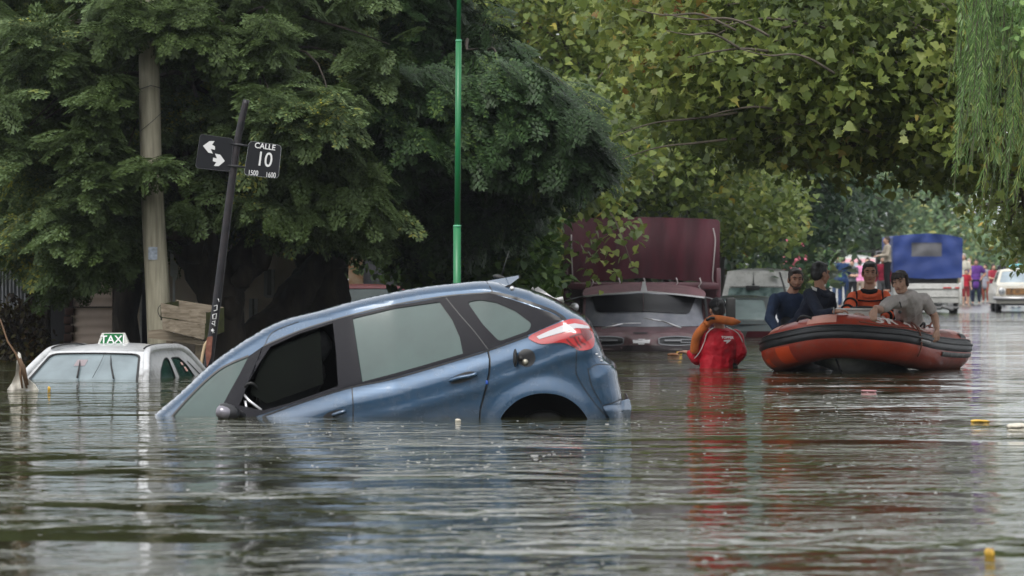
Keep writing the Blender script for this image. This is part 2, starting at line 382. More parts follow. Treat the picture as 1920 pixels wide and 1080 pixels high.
    sb = MB(); surf(sb, strip(crv([(466, 667), (420, 687), (385, 714), (350, 749), (322, 781)], 4), 3.5), S(.004), 10)
    surf(sb, strip(crv([(492, 781), (570, 753), (658, 726), (740, 709), (870, 671), (915, 657), (990, 630)], 4), 3), S(.005), 10)
    surf(sb, strip(crv([(494, 648.5), (560, 620.5), (640, 595.5), (740, 571), (840, 554.5), (920, 548.5)], 4), 2.4), S(.005), 10)
    surf(sb, strip(crv([(920, 548), (957, 556), (1032, 581), (1061, 599)], 4), 5), S(.004), 10)
    sb.build('rubber_seal', M['black'], root)
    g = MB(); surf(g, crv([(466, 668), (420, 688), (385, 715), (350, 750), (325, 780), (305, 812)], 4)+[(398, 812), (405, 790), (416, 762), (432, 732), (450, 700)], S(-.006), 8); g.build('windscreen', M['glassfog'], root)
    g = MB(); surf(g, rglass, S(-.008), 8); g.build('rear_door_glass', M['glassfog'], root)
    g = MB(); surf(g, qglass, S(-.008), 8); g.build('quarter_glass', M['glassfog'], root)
    # open front window: reveal, dark sheet for the shade inside, cabin
    rv = MB(); nn = len(opening); fr = [S(0)(*p) for p in opening]; bk = [p+Vector((0, .07, 0)) for p in fr]
    rv.add(fr+bk, [(i, (i+1) % nn, nn+(i+1) % nn, nn+i) for i in range(nn)], False); rv.build('window_reveal', M['black'], root)
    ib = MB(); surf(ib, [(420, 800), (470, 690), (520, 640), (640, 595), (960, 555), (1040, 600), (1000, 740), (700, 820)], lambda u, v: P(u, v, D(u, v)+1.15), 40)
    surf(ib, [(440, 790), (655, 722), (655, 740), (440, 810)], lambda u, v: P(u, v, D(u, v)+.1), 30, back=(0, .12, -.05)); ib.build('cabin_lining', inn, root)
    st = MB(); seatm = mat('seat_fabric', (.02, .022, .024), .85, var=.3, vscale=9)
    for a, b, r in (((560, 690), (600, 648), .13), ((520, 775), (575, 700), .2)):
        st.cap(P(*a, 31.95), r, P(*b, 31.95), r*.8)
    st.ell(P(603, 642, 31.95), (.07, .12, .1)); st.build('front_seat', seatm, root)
    sw = MB(); c = [P(470+14*math.cos(a)-0, 742+24*math.sin(a), 31.8+.13*math.sin(a)) for a in np.linspace(0, 2*math.pi, 17)]
    sw.tube(c, .013, 6, caps=False); sw.build('steering_wheel', M['rubber'], root)
    fr2 = MB(); fr2.tube([S(-.02)(*p) for p in [(455, 738), (468, 752), (490, 769)]], .012, 6); fr2.tube([S(-.02)(*p) for p in [(460, 752), (463, 770)]], .012, 6)
    fr2.build('mirror_bracket', M['chrome'], root)
    pn = MB(); surf(pn, [(497, 660), (600, 620), (606, 720), (500, 757), (470, 738)], S(-.05), 30)  # black sheet close behind the opening paints the cabin's shade
    gm = mat('cabin_shade_black', (.002, .003, .002), .6, spec=.04, var=.6, vscale=2); pn.build('cabin_shade_sheet', gm, root).location.y += .0
    # handles
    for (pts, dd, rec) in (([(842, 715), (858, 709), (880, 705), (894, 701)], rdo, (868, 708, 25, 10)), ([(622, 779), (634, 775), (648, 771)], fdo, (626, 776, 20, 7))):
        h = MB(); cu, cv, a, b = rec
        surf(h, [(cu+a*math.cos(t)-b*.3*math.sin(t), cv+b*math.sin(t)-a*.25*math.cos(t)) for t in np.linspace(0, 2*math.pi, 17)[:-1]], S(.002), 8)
        h.build('handle_shade_oval', M['black'], dd)  # flat black oval paints the shade of the cup behind the grip
        h = MB(); p3 = [S(.03)(*p) for p in crv(pts, 3)]; h.tube(p3, [.010]+[.017]*(len(p3)-2)+[.012], 8); h.build('door_handle', paint, dd)
    # tail lamp with its clear band and dark ribs
    red = mat('red_lens', (.36, .010, .013), .12, spec=.6, coat=1., var=.2, vscale=8); cl = mat('clear_lens', (.42, .41, .43), .15, coat=1.)
    dr = mat('dark_red_lens', (.13, .004, .006), .15, coat=1.)
    lamp = crv([(991, 632), (1012, 620), (1036, 610), (1069, 598), (1090, 600), (1104, 609), (1112, 622), (1115, 642), (1108, 654), (1086, 657), (1074, 650), (1058, 643), (1040, 643), (1016, 645), (1000, 640)], 3, True)
    t = MB(); surf(t, lamp, S(.012), 5, back=lambda u, v: P(u, v, D(u, v)+.01)); to = t.build('tail_lamp', red, root)
    t = MB(); surf(t, [(1006, 631), (1030, 620), (1055, 610), (1078, 606), (1104, 611), (1107, 616), (1080, 615), (1058, 622), (1030, 630), (1011, 636)], S(.016), 5); t.build('clear_band', cl, to)
    t = MB()
    for ln in ([(1068, 632), (1082, 627), (1094, 626)], [(1076, 632), (1084, 645), (1090, 652)], [(1084, 632), (1090, 642), (1098, 646)], [(1062, 636), (1073, 647), (1085, 654)]):
        surf(t, strip(ln, 3.2), S(.016), 5)
    surf(t, [(1088, 616), (1107, 618), (1111, 632), (1100, 640), (1092, 630)], S(.0155), 5)
    t.build('lens_rib', dr, to)
    # fuel filler
    circ = lambda cu, cv, a, b: [(cu+a*math.cos(q), cv+b*math.sin(q)) for q in np.linspace(0, 2*math.pi, 21)[:-1]]
    f = MB(); surf(f, circ(987, 671, 17, 17), S(.004), 6, holes=[circ(987, 671, 13.5, 13.5)], back=lambda u, v: P(u, v, D(u, v)+.03))
    surf(f, circ(987, 671, 14, 14), S(.0025), 6); fo = f.build('fuel_filler', M['black'], root)
    f = MB(); f.ell(S(.008)(985, 679), (.026, .02, .026)); f.build('filler_neck', mat('filler_metal', (.35, .33, .27), .35, metal=.6), fo)
    f = MB(); f.ell(S(.012)(976, 672), (.018, .02, .022)); f.build('filler_cap', M['rubber'], fo)
    f = MB(); f.ell(S(.05)(966, 671), (.018, .055, .075)); f.build('filler_flap', M['rubber'], root)
    # wheel arch lining and wheel
    a = MB(); nn = len(archs); fr = [S(0)(*p) for p in archs]; bk = [p+Vector((0, .45, 0)) for p in fr]
    a.add(fr+bk, [(i, i+1, nn+i+1, nn+i) for i in range(nn-1)]+[tuple(range(nn, 2*nn))]); a.build('wheel_arch_lining', M['rubber'], root)
    wx = P(1022, 836, 31.55); whl = MB()
    ring = []
    for (yo, r) in ((0, .20), (0, .265), (.02, .29), (.17, .29), (.19, .265), (.19, .2)): ring.append((yo, r))
    vs = [wx+Vector((r*math.cos(q), yo, r*math.sin(q))) for yo, r in ring for q in np.linspace(0, 2*math.pi, 33)[:-1]]
    whl.add(vs, [(j*32+i, j*32+(i+1) % 32, (j+1)*32+(i+1) % 32, (j+1)*32+i) for j in range(5) for i in range(32)]); wo = whl.build('wheel', M['rubber'], root)
    r = MB()
    for k in range(7):
        q = k*2*math.pi/7; r.tube([wx+Vector((0, .03, 0)), wx+Vector((.2*math.cos(q), .01, .2*math.sin(q)))], .02, 6)
    r.build('rim', M['chrome'], wo)
    # rear bumper lip
    b = MB(); surf(b, rpoly([(1130, 762), (1150, 757), (1166, 751), (1180, 747), (1184, 764), (1181, 790), (1150, 800), (1142, 782)], 3), lambda u, v: P(u, v, (D(u, v)-.05 if u < 1168 else D(1168, v)-.05+(u-1168)*.008)+max(0, 768-v)*.006), 4, back=(0.02, 1.45, 0))
    b.build('bumper', paint, root)
    # spoiler, brake light housing, aerial
    b = MB(); surf(b, [(912, 527), (935, 523), (972, 516.5), (973, 521), (957, 533), (937, 543), (926, 548.5), (918, 540)], lambda u, v: P(u, v, D(min(u, 925), max(v, 545))+(549-v)*.012), 5, back=(0.02, 1.3, .01)); so_ = b.build('spoiler', paint, root)
    b = MB(); surf(b, rpoly([(930, 545), (955, 533), (965, 537), (964, 549), (955, 553)], 3), lambda u, v: P(u, v, D(925, 545)+.05), 8, back=(0, 1.1, 0)); b.build('spoiler_underside', M['black'], so_)
    b = MB(); b.ell(P(960, 541, 31.35), (.02, .03, .02)); b.build('washer_nozzle', M['chrome'], so_)
    b = MB(); q = P(936, 520, 32.0); b.ell(q, (.055, .04, .022), Matrix.Rotation(math.radians(14), 3, 'Y')@Matrix.Identity(3)); b.tube([q+Vector((.02, 0, .01)), P(947, 494, 32.0), P(955, 470, 32.0)], [.007, .004, .003], 5); b.build('aerial', M['rubber'], root)
    # door mirror, half under
    b = MB(); c = P(427, 774, 31.25)
    b.box(c, (.19, .16, .14), Matrix.Rotation(math.radians(18), 3, 'Y'), .055); b.cap(c+Vector((.03, .02, .0)), .04, c+Vector((.1, .2, -.03)), .035); mo = b.build('door_mirror', M['black'], root)
    b = MB(); b.box(c+Vector((-.03, -.03, .005)), (.13, .14, .11), Matrix.Rotation(math.radians(18), 3, 'Y'), .045); b.build('mirror_glass', mat('mirror_grey', (.22, .21, .24), .15, metal=.4), mo)
    # chrome badges on the tailgate
    b = MB()
    for (u, v) in ((1119, 664), (1124, 669), (1128, 676)): b.box(P(u, v, D(u, v)-.01), (.022, .01, .012), bev=.003)
    b.build('badge', M['chrome'], root)
    b = MB(); b.box(S(.012)(913, 717), (.02, .02, .032), bev=.006); b.build('blue_tab', mat('blue_plastic', (.02, .08, .4), .4), root)
    # light film of mud line is part of the paint variation
blue_car()

# ================================================================ generic cabin for the other cars
def frame(u, Y, deg, z=0.):
    c = P(u, V0, Y); c.z = z; a = math.radians(deg)
    bx = Vector((math.sin(a), math.cos(a), 0)); lx = Vector((math.cos(a), -math.sin(a), 0))
    return lambda x, y, zz: c+lx*x+bx*y+Vector((0, 0, zz))
def shell(fr, zb, zr, fb, fr_, rb, rr, wb, wr, crown=.05, zlow=None, flow=None, rlow=None, wlow=None):
    """cars: belt ring and roof ring; returns the quads front/back/left/right and roof fn. +y of the frame is away from the camera"""
    B = [fr(-wb, fb, zb), fr(wb, fb, zb), fr(wb, rb, zb), fr(-wb, rb, zb)]; R = [fr(-wr, fr_, zr), fr(wr, fr_, zr), fr(wr, rr, zr), fr(-wr, rr, zr)]
    q = dict(front=(B[0], B[1], R[1], R[0]), right=(B[1], B[2], R[2], R[1]), back=(B[2], B[3], R[3], R[2]), left=(B[3], B[0], R[0], R[3]))
    def roof(s, t):
        x = 2*s-1; y = 2*t-1
        p = fr(wr*x, lerp(fr_, rr, t), zr)
        p.z += crown*(1-abs(x)**2.6)*(1-abs(y)**3.2); return p
    return q, roof
U = [(0, 0), (1, 0), (1, 1), (0, 1)]

def taxi():
    fr = frame(163, 42.7, 13)
    root = empty('taxi', fr(0, 0, 0), 'white taxi sunk to its windows with a green TAXI sign on the roof', 'taxi')
    q, roof = shell(fr, -.15, .30, -.34, .34, 2.3, 1.75, .78, .575, .085)
    b = MB()
    hole = rrect(.055, -.0, .945, .93, .09)
    surf(b, U, quad(*q['front'], bulge=.03), .09, holes=[rrect(.06, .01, .94, .93, .09)])
    sidew = [[(.20, .06), (.47, .06), (.46, .80), (.40, .83), (.33, .74), (.25, .52)], [(.53, .06), (.80, .06), (.77, .62), (.70, .82), (.52, .82)]]
    sidew = [rpoly(s, .05) for s in sidew]
    surf(b, U, quad(*q['right'], bulge=.02), .09, holes=sidew)
    surf(b, U, quad(*q['left'], bulge=.02), .12, holes=[[(1-x, y) for x, y in s][::-1] for s in sidew])
    surf(b, U, quad(*q['back'], bulge=.02), .12)
    surf(b, U, roof, .07)
    b.build('body', M['white'], root)
    # rounded roof edge rails
    r = MB()
    for sx in (-1, 1):
        pts = crv([fr(sx*.79, -.36, -.16), fr(sx*.70, -.02, .07), fr(sx*.595, .32, .275), fr(sx*.572, .55, .325), fr(sx*.57, 1.2, .335), fr(sx*.575, 1.7, .30), fr(sx*.66, 2.05, .1), fr(sx*.77, 2.3, -.15)], 5)
        r.tube(pts, .042, 8)
    r.build('roof_rail', M['white'], root)
    r = MB()
    for sx in (-1, 1): r.tube(crv([fr(sx*.545, .36, .335), fr(sx*.53, .6, .365), fr(sx*.53, 1.2, .372), fr(sx*.54, 1.7, .335)], 4), .009, 5)
    r.build('roof_gutter', M['rubber'], root)
    g = MB(); surf(g, rrect(.055, .0, .945, .935, .09), quad(*q['front'], bulge=.03, off=-.012), .09)
    wm_ = mat('taxi_windscreen', (.17, .21, .225), .1, spec=.6, var=.18, vscale=3); g.build('windscreen', wm_, root)
    g = MB(); fnq = quad(*q['front'], bulge=.03, off=.006)
    surf(g, rrect(.05, -.0, .95, .94, .09), fnq, .09, holes=[rrect(.07, .0, .93, .92, .09)]); g.build('windscreen_seal', M['rubber'], root)
    for i, s in enumerate(sidew):
        g = MB(); surf(g, s, quad(*q['right'], bulge=.02, off=-.012), .1); surf(g, [(1-x, y) for x, y in s][::-1], quad(*q['left'], bulge=.02, off=-.012), .1)
        g.build('side_window', mat('green_tint_glass', (.02, .05, .04), .07, spec=.5, var=.4, vscale=3), root)
    g = MB(); fq = quad(*q['right'], bulge=.02, off=.004)
    for s in sidew: surf(g, rpoly([(x, y) for x, y in s], .02), fq, .1, holes=[[(lerp(.0+sum(p[0] for p in s)/len(s), x, .93), lerp(sum(p[1] for p in s)/len(s), y, .93)) for x, y in s]])
    surf(g, strip([(.94, .05), (.88, .45), (.83, .7)], .025), fq, .1)
    g.build('window_seal', M['rubber'], root)
    wp = MB(); f2 = quad(*q['front'], bulge=.03, off=.02)
    for a in ([(.46, .30), (.42, .62), (.405, .70)], [(.755, .30), (.70, .62), (.67, .84)], ):
        p = [f2(*z) for z in a]; wp.tube(p, [.012, .009, .004], 5)
    wp.tube([f2(.585, .3), f2(.60, .55), f2(.605, .92)], [.003, .003, .002], 4)
    wp.build('wiper', M['rubber'], root)
    st = MB()
    surf(st, rrect(.36, .62, .46, .78, .01), quad(*q['front'], bulge=.03, off=-.008), .1); st.build('sticker', mat('faded_pink_sticker', (.24, .2, .21), .4), root)
    st = MB(); surf(st, rrect(.66, .60, .70, .68, .01), fq, .1); surf(st, rrect(.68, .44, .72, .56, .01), fq, .1); st.build('side_sticker', mat('orange_sticker', (.5, .12, .06), .5, col2=(.6, .55, .5), vscale=30), root)
    # roof sign
    c = fr(-.03, 1.0, .35)
    def tz(x, y, z): return c+Vector((x, y, z))
    s = MB(); a, bt, hh, dp = .185, .13, .15, .10
    vs = [tz(-a, -dp*.8, 0), tz(a, -dp*.8, 0), tz(a, dp, 0), tz(-a, dp, 0), tz(-bt, -dp*.35, hh), tz(bt, -dp*.35, hh), tz(bt, dp*.3, hh), tz(-bt, dp*.3, hh)]
    s.add(vs, [(0, 1, 5, 4), (1, 2, 6, 5), (2, 3, 7, 6), (3, 0, 4, 7), (4, 5, 6, 7), (0, 3, 2, 1)], False)
    so2 = s.build('roof_sign', mat('sign_plastic', (.42, .42, .39), .5), root)
    f = quad(vs[0], vs[1], vs[5], vs[4], off=.004)
    s = MB(); surf(s, [(.06, .04), (.86, .04), (.90, .93), (.12, .93)], f, .5); s.build('green_panel', mat('green_panel', (.003, .11, .03), .6, spec=.2), so2)
    n = (vs[1]-vs[0]).cross(vs[4]-vs[0]).normalized(); ex = (vs[1]-vs[0]).normalized(); ey = n.cross(ex)
    R = Matrix((ex, ey, n)).transposed()
    text('lettering', 'TAXI', .125, f(.485, .47)+n*.004, M['signwhite'], so2, R=R, sx=1.0, bold=.0015)
taxi()

def grey_car():
    fr = frame(1382, 70.5, 8)
    root = empty('car', fr(0, 0, 0), 'dark grey hatchback seen from behind, sunk to its tail lamps beside the red truck', 'car')
    pt = mat('dark_grey_paint', (.085, .105, .11), .35, dirt=.5, coat=.6, var=.15)
    q, roof = shell(fr, .30, .72, .0, .35, 2.5, 1.9, .70, .56, .05)
    b = MB(); wn = rrect(.09, .05, .91, .92, .06)
    surf(b, U, quad(*q['front'], bulge=.03), .12, holes=[wn]); sw = [[(.14, .08), (.5, .08), (.5, .88), (.26, .88)], [(.54, .08), (.86, .08), (.78, .88), (.54, .88)]]
    surf(b, U, quad(*q['right'], bulge=.02), .12, holes=sw); surf(b, U, quad(*q['left'], bulge=.02), .12, holes=sw); surf(b, U, quad(*q['back']), .2); surf(b, U, roof, .1)
    low = [fr(-.78, -.18, -.2), fr(.78, -.18, -.2), fr(.78, 3.4, -.2), fr(-.78, 3.4, -.2)]; up = [fr(-.70, -.0, .30), fr(.70, -.0, .30), fr(.70, 3.3, .28), fr(-.70, 3.3, .28)]
    mid = [fr(-.80, -.22, .12), fr(.80, -.22, .12), fr(.80, 3.5, .12), fr(-.80, 3.5, .12)]
    b.add(low+mid+up, [(i, (i+1) % 4, 4+(i+1) % 4, 4+i) for i in range(4)]+[(4+i, 4+(i+1) % 4, 8+(i+1) % 4, 8+i) for i in range(4)]+[(8, 9, 10, 11)], False)
    b.build('body', pt, root)
    g = MB(); surf(g, wn, quad(*q['front'], bulge=.03, off=-.01), .12); g.build('rear_window', mat('pale_grey_glass', (.22, .28, .28), .1, var=.15), root)
    g = MB()
    for s in sw:
        surf(g, s, quad(*q['right'], bulge=.02, off=-.01), .2); surf(g, s, quad(*q['left'], bulge=.02, off=-.01), .2)
    g.build('side_window', M['glassdark'], root)
    fq = quad(fr(-.80, -.22, -.02), fr(.80, -.22, -.02), fr(.80, -.22, .14), fr(-.80, -.22, .14), off=.01)
    l = MB(); surf(l, [(.60, .15), (.97, .15), (.97, .85), (.63, .85)], fq, .5, back=(0, .03, 0)); l.build('tail_lamp', mat('dark_red_lamp', (.06, .005, .010), .3), root)
    l = MB(); surf(l, [(.02, .2), (.16, .2), (.15, .85), (.02, .85)], fq, .5, back=(0, .03, 0)); l.build('tail_lamp', mat('dark_red_lamp2', (.06, .006, .010), .3), root)
    l = MB(); surf(l, rrect(.31, .1, .53, .9, .02), fq, .5, back=(0, .02, 0)); l.build('number_plate', mat('plate_grey', (.16, .18, .18), .5), root)
    l = MB(); l.box(fr(0, -.13, .235), (1.3, .05, .02), bev=.006); l.build('trim_strip', M['black'], root)
grey_car()

def white_van():
    fr = frame(1420, 84, 6)
    root = empty('van', fr(0, 0, 0), 'white van with a misted rear window behind the grey hatchback', 'van')
    q, roof = shell(fr, .55, 1.22, .0, .22, 3.6, 3.2, .80, .66, .07)
    b = MB(); wn = rrect(.08, -.2+.22, .92, .46, .05)
    surf(b, U, quad(*q['front'], bulge=.04), .1, holes=[wn]); sw = [rrect(.10, .1, .45, .8, .05), rrect(.5, .1, .85, .8, .05)]
    surf(b, U, quad(*q['right'], bulge=.03), .12, holes=sw); surf(b, U, quad(*q['left'], bulge=.03), .12, holes=sw); surf(b, U, quad(*q['back']), .2); surf(b, U, roof, .1)
    low = [fr(-.84, -.06, -.3), fr(.84, -.06, -.3), fr(.84, 4.2, -.3), fr(-.84, 4.2, -.3)]; up = [fr(-.80, 0, .55), fr(.80, 0, .55), fr(.80, 4.1, .55), fr(-.80, 4.1, .55)]
    b.add(low+up, [(i, (i+1) % 4, 4+(i+1) % 4, 4+i) for i in range(4)]+[(4, 5, 6, 7)], False)
    b.build('body', M['dirtywhite'], root)
    g = MB(); surf(g, wn, quad(*q['front'], bulge=.04, off=-.01), .1); g.build('rear_window', mat('mottled_glass', (.03, .06, .055), .08, col2=(.22, .30, .29), vscale=5), root)
    g = MB()
    for s in sw:
        surf(g, s, quad(*q['right'], bulge=.03, off=-.01), .2); surf(g, s, quad(*q['left'], bulge=.03, off=-.01), .2)
    g.build('side_window', M['glassdark'], root)
    g = MB(); fq = quad(*q['front'], bulge=.04, off=.012)
    surf(g, strip([(.90, .0), (.895, .5), (.86, .97)], .03), fq, .2); surf(g, strip([(.08, .48), (.92, .48)], .015), fq, .2); g.build('window_seal', M['black'], root)
    g = MB(); g.tube([fq(.44, .55), fq(.43, .98)], [.012, .003], 5); g.ell(fq(.44, .55), (.03, .03, .03)); g.box(fq(.43, .43), (.3, .03, .1), bev=.02); g.build('wiper', M['rubber'], root)
white_van()

def red_car():
    fr = frame(700, 59.2, -16)
    root = empty('car', fr(0, 0, 0), 'faded red car under the tree, only its roof and windows above the blue car', 'car')
    pt = mat('faded_red_paint', (.42, .07, .075), .4, coat=.3, var=.15)
    q, roof = shell(fr, .42, .97, .0, .45, 1.9, 1.6, .74, .62, .04)
    b = MB(); wn = rrect(.05, .02, .95, .93, .06)
    surf(b, U, quad(*q['front'], bulge=.03), .12, holes=[wn]); sw = [rpoly([(.04, .05), (.40, .05), (.40, .85), (.10, .85)], .04), rpoly([(.46, .05), (.90, .05), (.80, .85), (.46, .85)], .04)]
    sl = [rpoly([(1-x, y) for x, y in ((.10, .05), (.46, .05), (.46, .85), (.2, .85))], .04), rpoly([(1-x, y) for x, y in ((.52, .05), (.92, .05), (.84, .85), (.52, .85))], .04)]
    surf(b, U, quad(*q['left'], bulge=.02), .12, holes=sl); surf(b, U, quad(*q['right'], bulge=.02), .12, holes=sw); surf(b, U, quad(*q['back']), .2); surf(b, U, roof, .1)
    low = [fr(-.8, -.9, -.2), fr(.8, -.9, -.2), fr(.8, 2.2, -.2), fr(-.8, 2.2, -.2)]; up = [fr(-.74, -.9, .36), fr(.74, -.9, .36), fr(.74, 2.1, .42), fr(-.74, 2.1, .42)]
    b.add(low+up, [(i, (i+1) % 4, 4+(i+1) % 4, 4+i) for i in range(4)]+[(4, 5, 6, 7)], False)
    b.build('body', pt, root)
    gm = mat('milky_glass', (.17, .23, .22), .1, var=.2)
    g = MB(); surf(g, wn, quad(*q['front'], bulge=.03, off=-.01), .12); g.build('windscreen', gm, root)
    g = MB()
    for s in sl: surf(g, s, quad(*q['left'], bulge=.02, off=-.01), .2)
    for s in sw: surf(g, s, quad(*q['right'], bulge=.02, off=-.01), .2)
    g.build('side_window', gm, root)
red_car()

# ================================================================ maroon truck
def truck():
    s = 7200/58.
    root = empty('truck', P(1205, 658, 58), 'maroon lorry with canvas cargo cover, sunk to its bonnet in the street', 'truck')
    mar = mat('maroon_paint', (.06, .015, .022), .42, coat=.25, var=.28, vscale=3, bump=.001, bscale=40)
    marl = mat('weathered_maroon_paint', (.125, .058, .066), .5, dirt=.5, coat=.25, var=.25, vscale=4)
    can = mat('maroon_canvas', (.05, .006, .013), .75, var=.45, vscale=1.6, bump=.02, bscale=2.2, stretch=(2.2, 1, .5))
    drk = mat('dark_steel', (.018, .008, .010), .6, var=.4)
    # canvas cover: a real box with sagging front
    def cf(u, v):
        x = (u-1204)/146
        return P(u, v, 59.6+.05*math.sin(x*7.3)+.03*math.sin(x*15+v*.02)+.02*math.sin(v*.05)+.08*((v-465)/60)**2*.3)
    c = MB(); prof = rpoly([(1058, 412), (1120, 408.5), (1205, 407), (1290, 408.5), (1350, 412), (1349, 530), (1280, 526), (1205, 521), (1130, 527), (1059, 530)], 8)
    surf(c, prof, cf, 7, back=lambda u, v: P(u, v, 59.6)+Vector((0, 3.9, 0))); c.build('cargo_cover', can, root)
    h = MB()
    h.box(P(1204, 537, 59.55), (2.37, .06, .10), bev=.01); h.box(P(1061, 560, 59.58), (.07, .06, .95), bev=.01); h.box(P(1347, 560, 59.58), (.07, .06, .95), bev=.01)
    h.box(P(1204, 575, 59.75)+Vector((0, .1, 0)), (2.3, .05, .7)); h.box(P(1204, 532, 59.62), (2.3, .05, .05), bev=.01)
    for u in (1100, 1150, 1204, 1260, 1310): h.box(P(u, 570, 59.66), (.05, .05, .7))
    ho = h.build('headboard', mar, root)
    fl = MB(); fl.box(P(1204, 640, 61.6), (2.36, 3.9, .5), bev=.02); fl.build('cargo_bed', drk, root)
    r = MB()
    for pts in ([(1337, 428), (1341, 450), (1339, 480), (1336, 520), (1338, 532)], [(1071, 440), (1072, 490), (1074, 528)]): r.tube([cf(*p)+Vector((0, -.03, 0)) for p in crv(pts, 4)], .012, 5)
    for u in (1110, 1160, 1207, 1268, 1312):
        r.tube([P(u, 521, 59.48), P(u+3, 530, 59.44), P(u-2, 537, 59.48), P(u+3, 545, 59.46)], .011, 5)
    r.build('lashing_rope', mat('grey_rope', (.3, .27, .27), .8), root)
    # cab
    def Yc(u, base, k=.30): return base+k*abs((u-1207)/118)**2.4
    cab = MB()
    roofp = crv([(1094, 556), (1093, 549), (1102, 540), (1140, 534), (1207, 530), (1270, 534), (1312, 541), (1323, 550), (1321, 558)], 4)
    trimc = crv([(1321, 558), (1290, 554), (1250, 550), (1207, 547), (1160, 550), (1120, 553), (1094, 556)], 4)
    surf(cab, roofp+trimc[1:-1], lambda u, v: P(u, v, Yc(u, 57.9)+max(0, (556-v))*.045), 6, back=(0, 1.0, 0))
    cab.box(P(1207, 640, 59.0), (1.86, 1.25, .5), bev=.05)
    for x in (-.93, .93): cab.tube([P(1207, 612, 58.35)+Vector((x, 0, 0)), P(1207, 556, 58.35)+Vector((x*.97, .0, 0))], .03, 6)
    cab.box(P(1207, 585, 59.62)+Vector((0, -.1, 0)), (1.84, .05, .5))
    cab.build('cab', marl, root)
    pl = MB(); surf(pl, strip(trimc, 3), lambda u, v: P(u, v, Yc(u, 57.85)), 8, back=(0, .03, 0)); surf(pl, [(1201, 547), (1205, 528), (1210, 528), (1214, 547)], lambda u, v: P(u, v, 57.86), 8, back=(0, .05, 0)); pl.build('visor_trim', mat('pale_trim', (.6, .6, .62), .35), root)
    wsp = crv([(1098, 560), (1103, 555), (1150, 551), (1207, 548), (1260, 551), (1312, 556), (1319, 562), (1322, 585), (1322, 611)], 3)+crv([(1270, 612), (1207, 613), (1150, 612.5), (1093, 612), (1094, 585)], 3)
    ws = MB(); surf(ws, wsp, lambda u, v: P(u, v, Yc(u, 58.02)+(612-v)*.003), 8); wso = ws.build('windscreen', mat('truck_windscreen', (.17, .18, .22), .14, spec=.5, col2=(.33, .34, .38), vscale=3.5), root)  # bluish sky reflection is painted into the pale glass colour
    dk = MB(); surf(dk, rpoly([(1108, 556), (1207, 549.5), (1305, 557), (1293, 586), (1287, 588), (1207, 583.5), (1125, 586), (1119, 583)], 3), lambda u, v: P(u, v, Yc(u, 58.0)+(612-v)*.003), 8); dk.build('tinted_band', mat('black_tint', (.004, .004, .007), .35), wso)
    dk = MB(); dk.tube([P(1206, 549, 57.97), P(1206, 584, 57.97)], .006, 4); dk.build('divider', marl, wso)
    fm = MB(); surf(fm, strip(crv([(1092, 560), (1090, 585), (1088, 612)], 3), 4), lambda u, v: P(u, v, Yc(u, 58.0)), 9, back=(0, .1, 0)); surf(fm, strip(crv([(1322, 557), (1325, 585), (1326, 612)], 3), 4), lambda u, v: P(u, v, Yc(u, 58.0)), 9, back=(0, .1, 0))
    surf(fm, strip([(1088, 612.5), (1207, 614), (1326, 612.5)], 2.5), lambda u, v: P(u, v, Yc(u, 57.97)), 9, back=(0, .05, 0)); fm.build('windscreen_frame', M['black'], root)
    # cowl and bonnet, rounded
    def hood(u, v):
        t = max(0, (v-613)/48); x = (u-1207)/120
        y = 57.95-.55*math.sin(min(1, t*1.6)*math.pi/2)+.35*abs(x)**3
        y -= .06*max(0, 1-abs((u-1203)/32)**6)*min(1, t*3)
        for cu in (1136, 1268):
            e = ((u-cu)/40)**2+((v-639)/13)**2
            if e < 1.3: y += .10*(1-min(1, e/1.3))**.5
        return P(u, v, y)
    hd = MB(); surf(hd, crv([(1086, 614), (1140, 613), (1207, 613), (1280, 613), (1328, 613), (1333, 635), (1332, 662), (1332, 675)], 3)+[(1080, 675), (1081, 640)], hood, 5); hd.build('bonnet', marl, root)
    vent = MB(); br = MB(); lm = MB()
    for cu, sgn in ((1136, 1), (1268, -1)):
        e = [(cu+37*math.cos(a)*(1 if True else 1), 639+9.5*math.sin(a)) for a in np.linspace(0, 2*math.pi, 25)[:-1]]
        e = [(cu+max(-34, min(34, (x-cu)*1.15)), y) for x, y in e]
        surf(vent, e, lambda u, v: hood(u, v)+Vector((0, -.008, 0)), 6)
        e2 = [(cu+(x-cu)*.9, 639+(y-639)*.78) for x, y in e]
        surf(br, e, lambda u, v: hood(u, v)+Vector((0, -.03, 0)), 6, holes=[[(cu+(x-cu)*.93, 639+(y-639)*.8) for x, y in e]])
        surf(br, rrect(cu+sgn*6-16, 636.5, cu+sgn*6+16, 639.5, 1), lambda u, v: hood(u, v)+Vector((0, -.05, 0)), 8)
        surf(br, rrect(cu-sgn*20-12, 635.5, cu-sgn*20+12, 642.5, 1), lambda u, v: hood(u, v)+Vector((0, -.05, 0)), 8, holes=[rrect(cu-sgn*20-10.5, 637, cu-sgn*20+10.5, 641, 1)])
    vent.build('front_vent', M['black'], root); br.build('vent_trim', mat('dull_trim', (.2, .2, .21), .4, metal=.4), root)
    e = MB(); bt = [(1186, 637), (1196, 637), (1197, 635.5), (1209, 635.5), (1210, 637), (1219, 637), (1218, 643.5), (1209, 643.5), (1208, 646), (1197, 646), (1196, 643.5), (1187, 643.5)]
    surf(e, bt, lambda u, v: hood(u, v)+Vector((0, -.02, 0)), 10, back=(0, .03, 0)); e.build('bow_tie_emblem', mat('white_enamel', (.75, .74, .76), .4), root)
    e = MB(); surf(e, rpoly([(1187, 623), (1215, 623), (1213, 625.5), (1189, 625.5)], 1), lambda u, v: hood(u, v)+Vector((0, -.02, 0)), 10, back=(0, .03, 0)); e.build('bonnet_badge', M['black'], root)
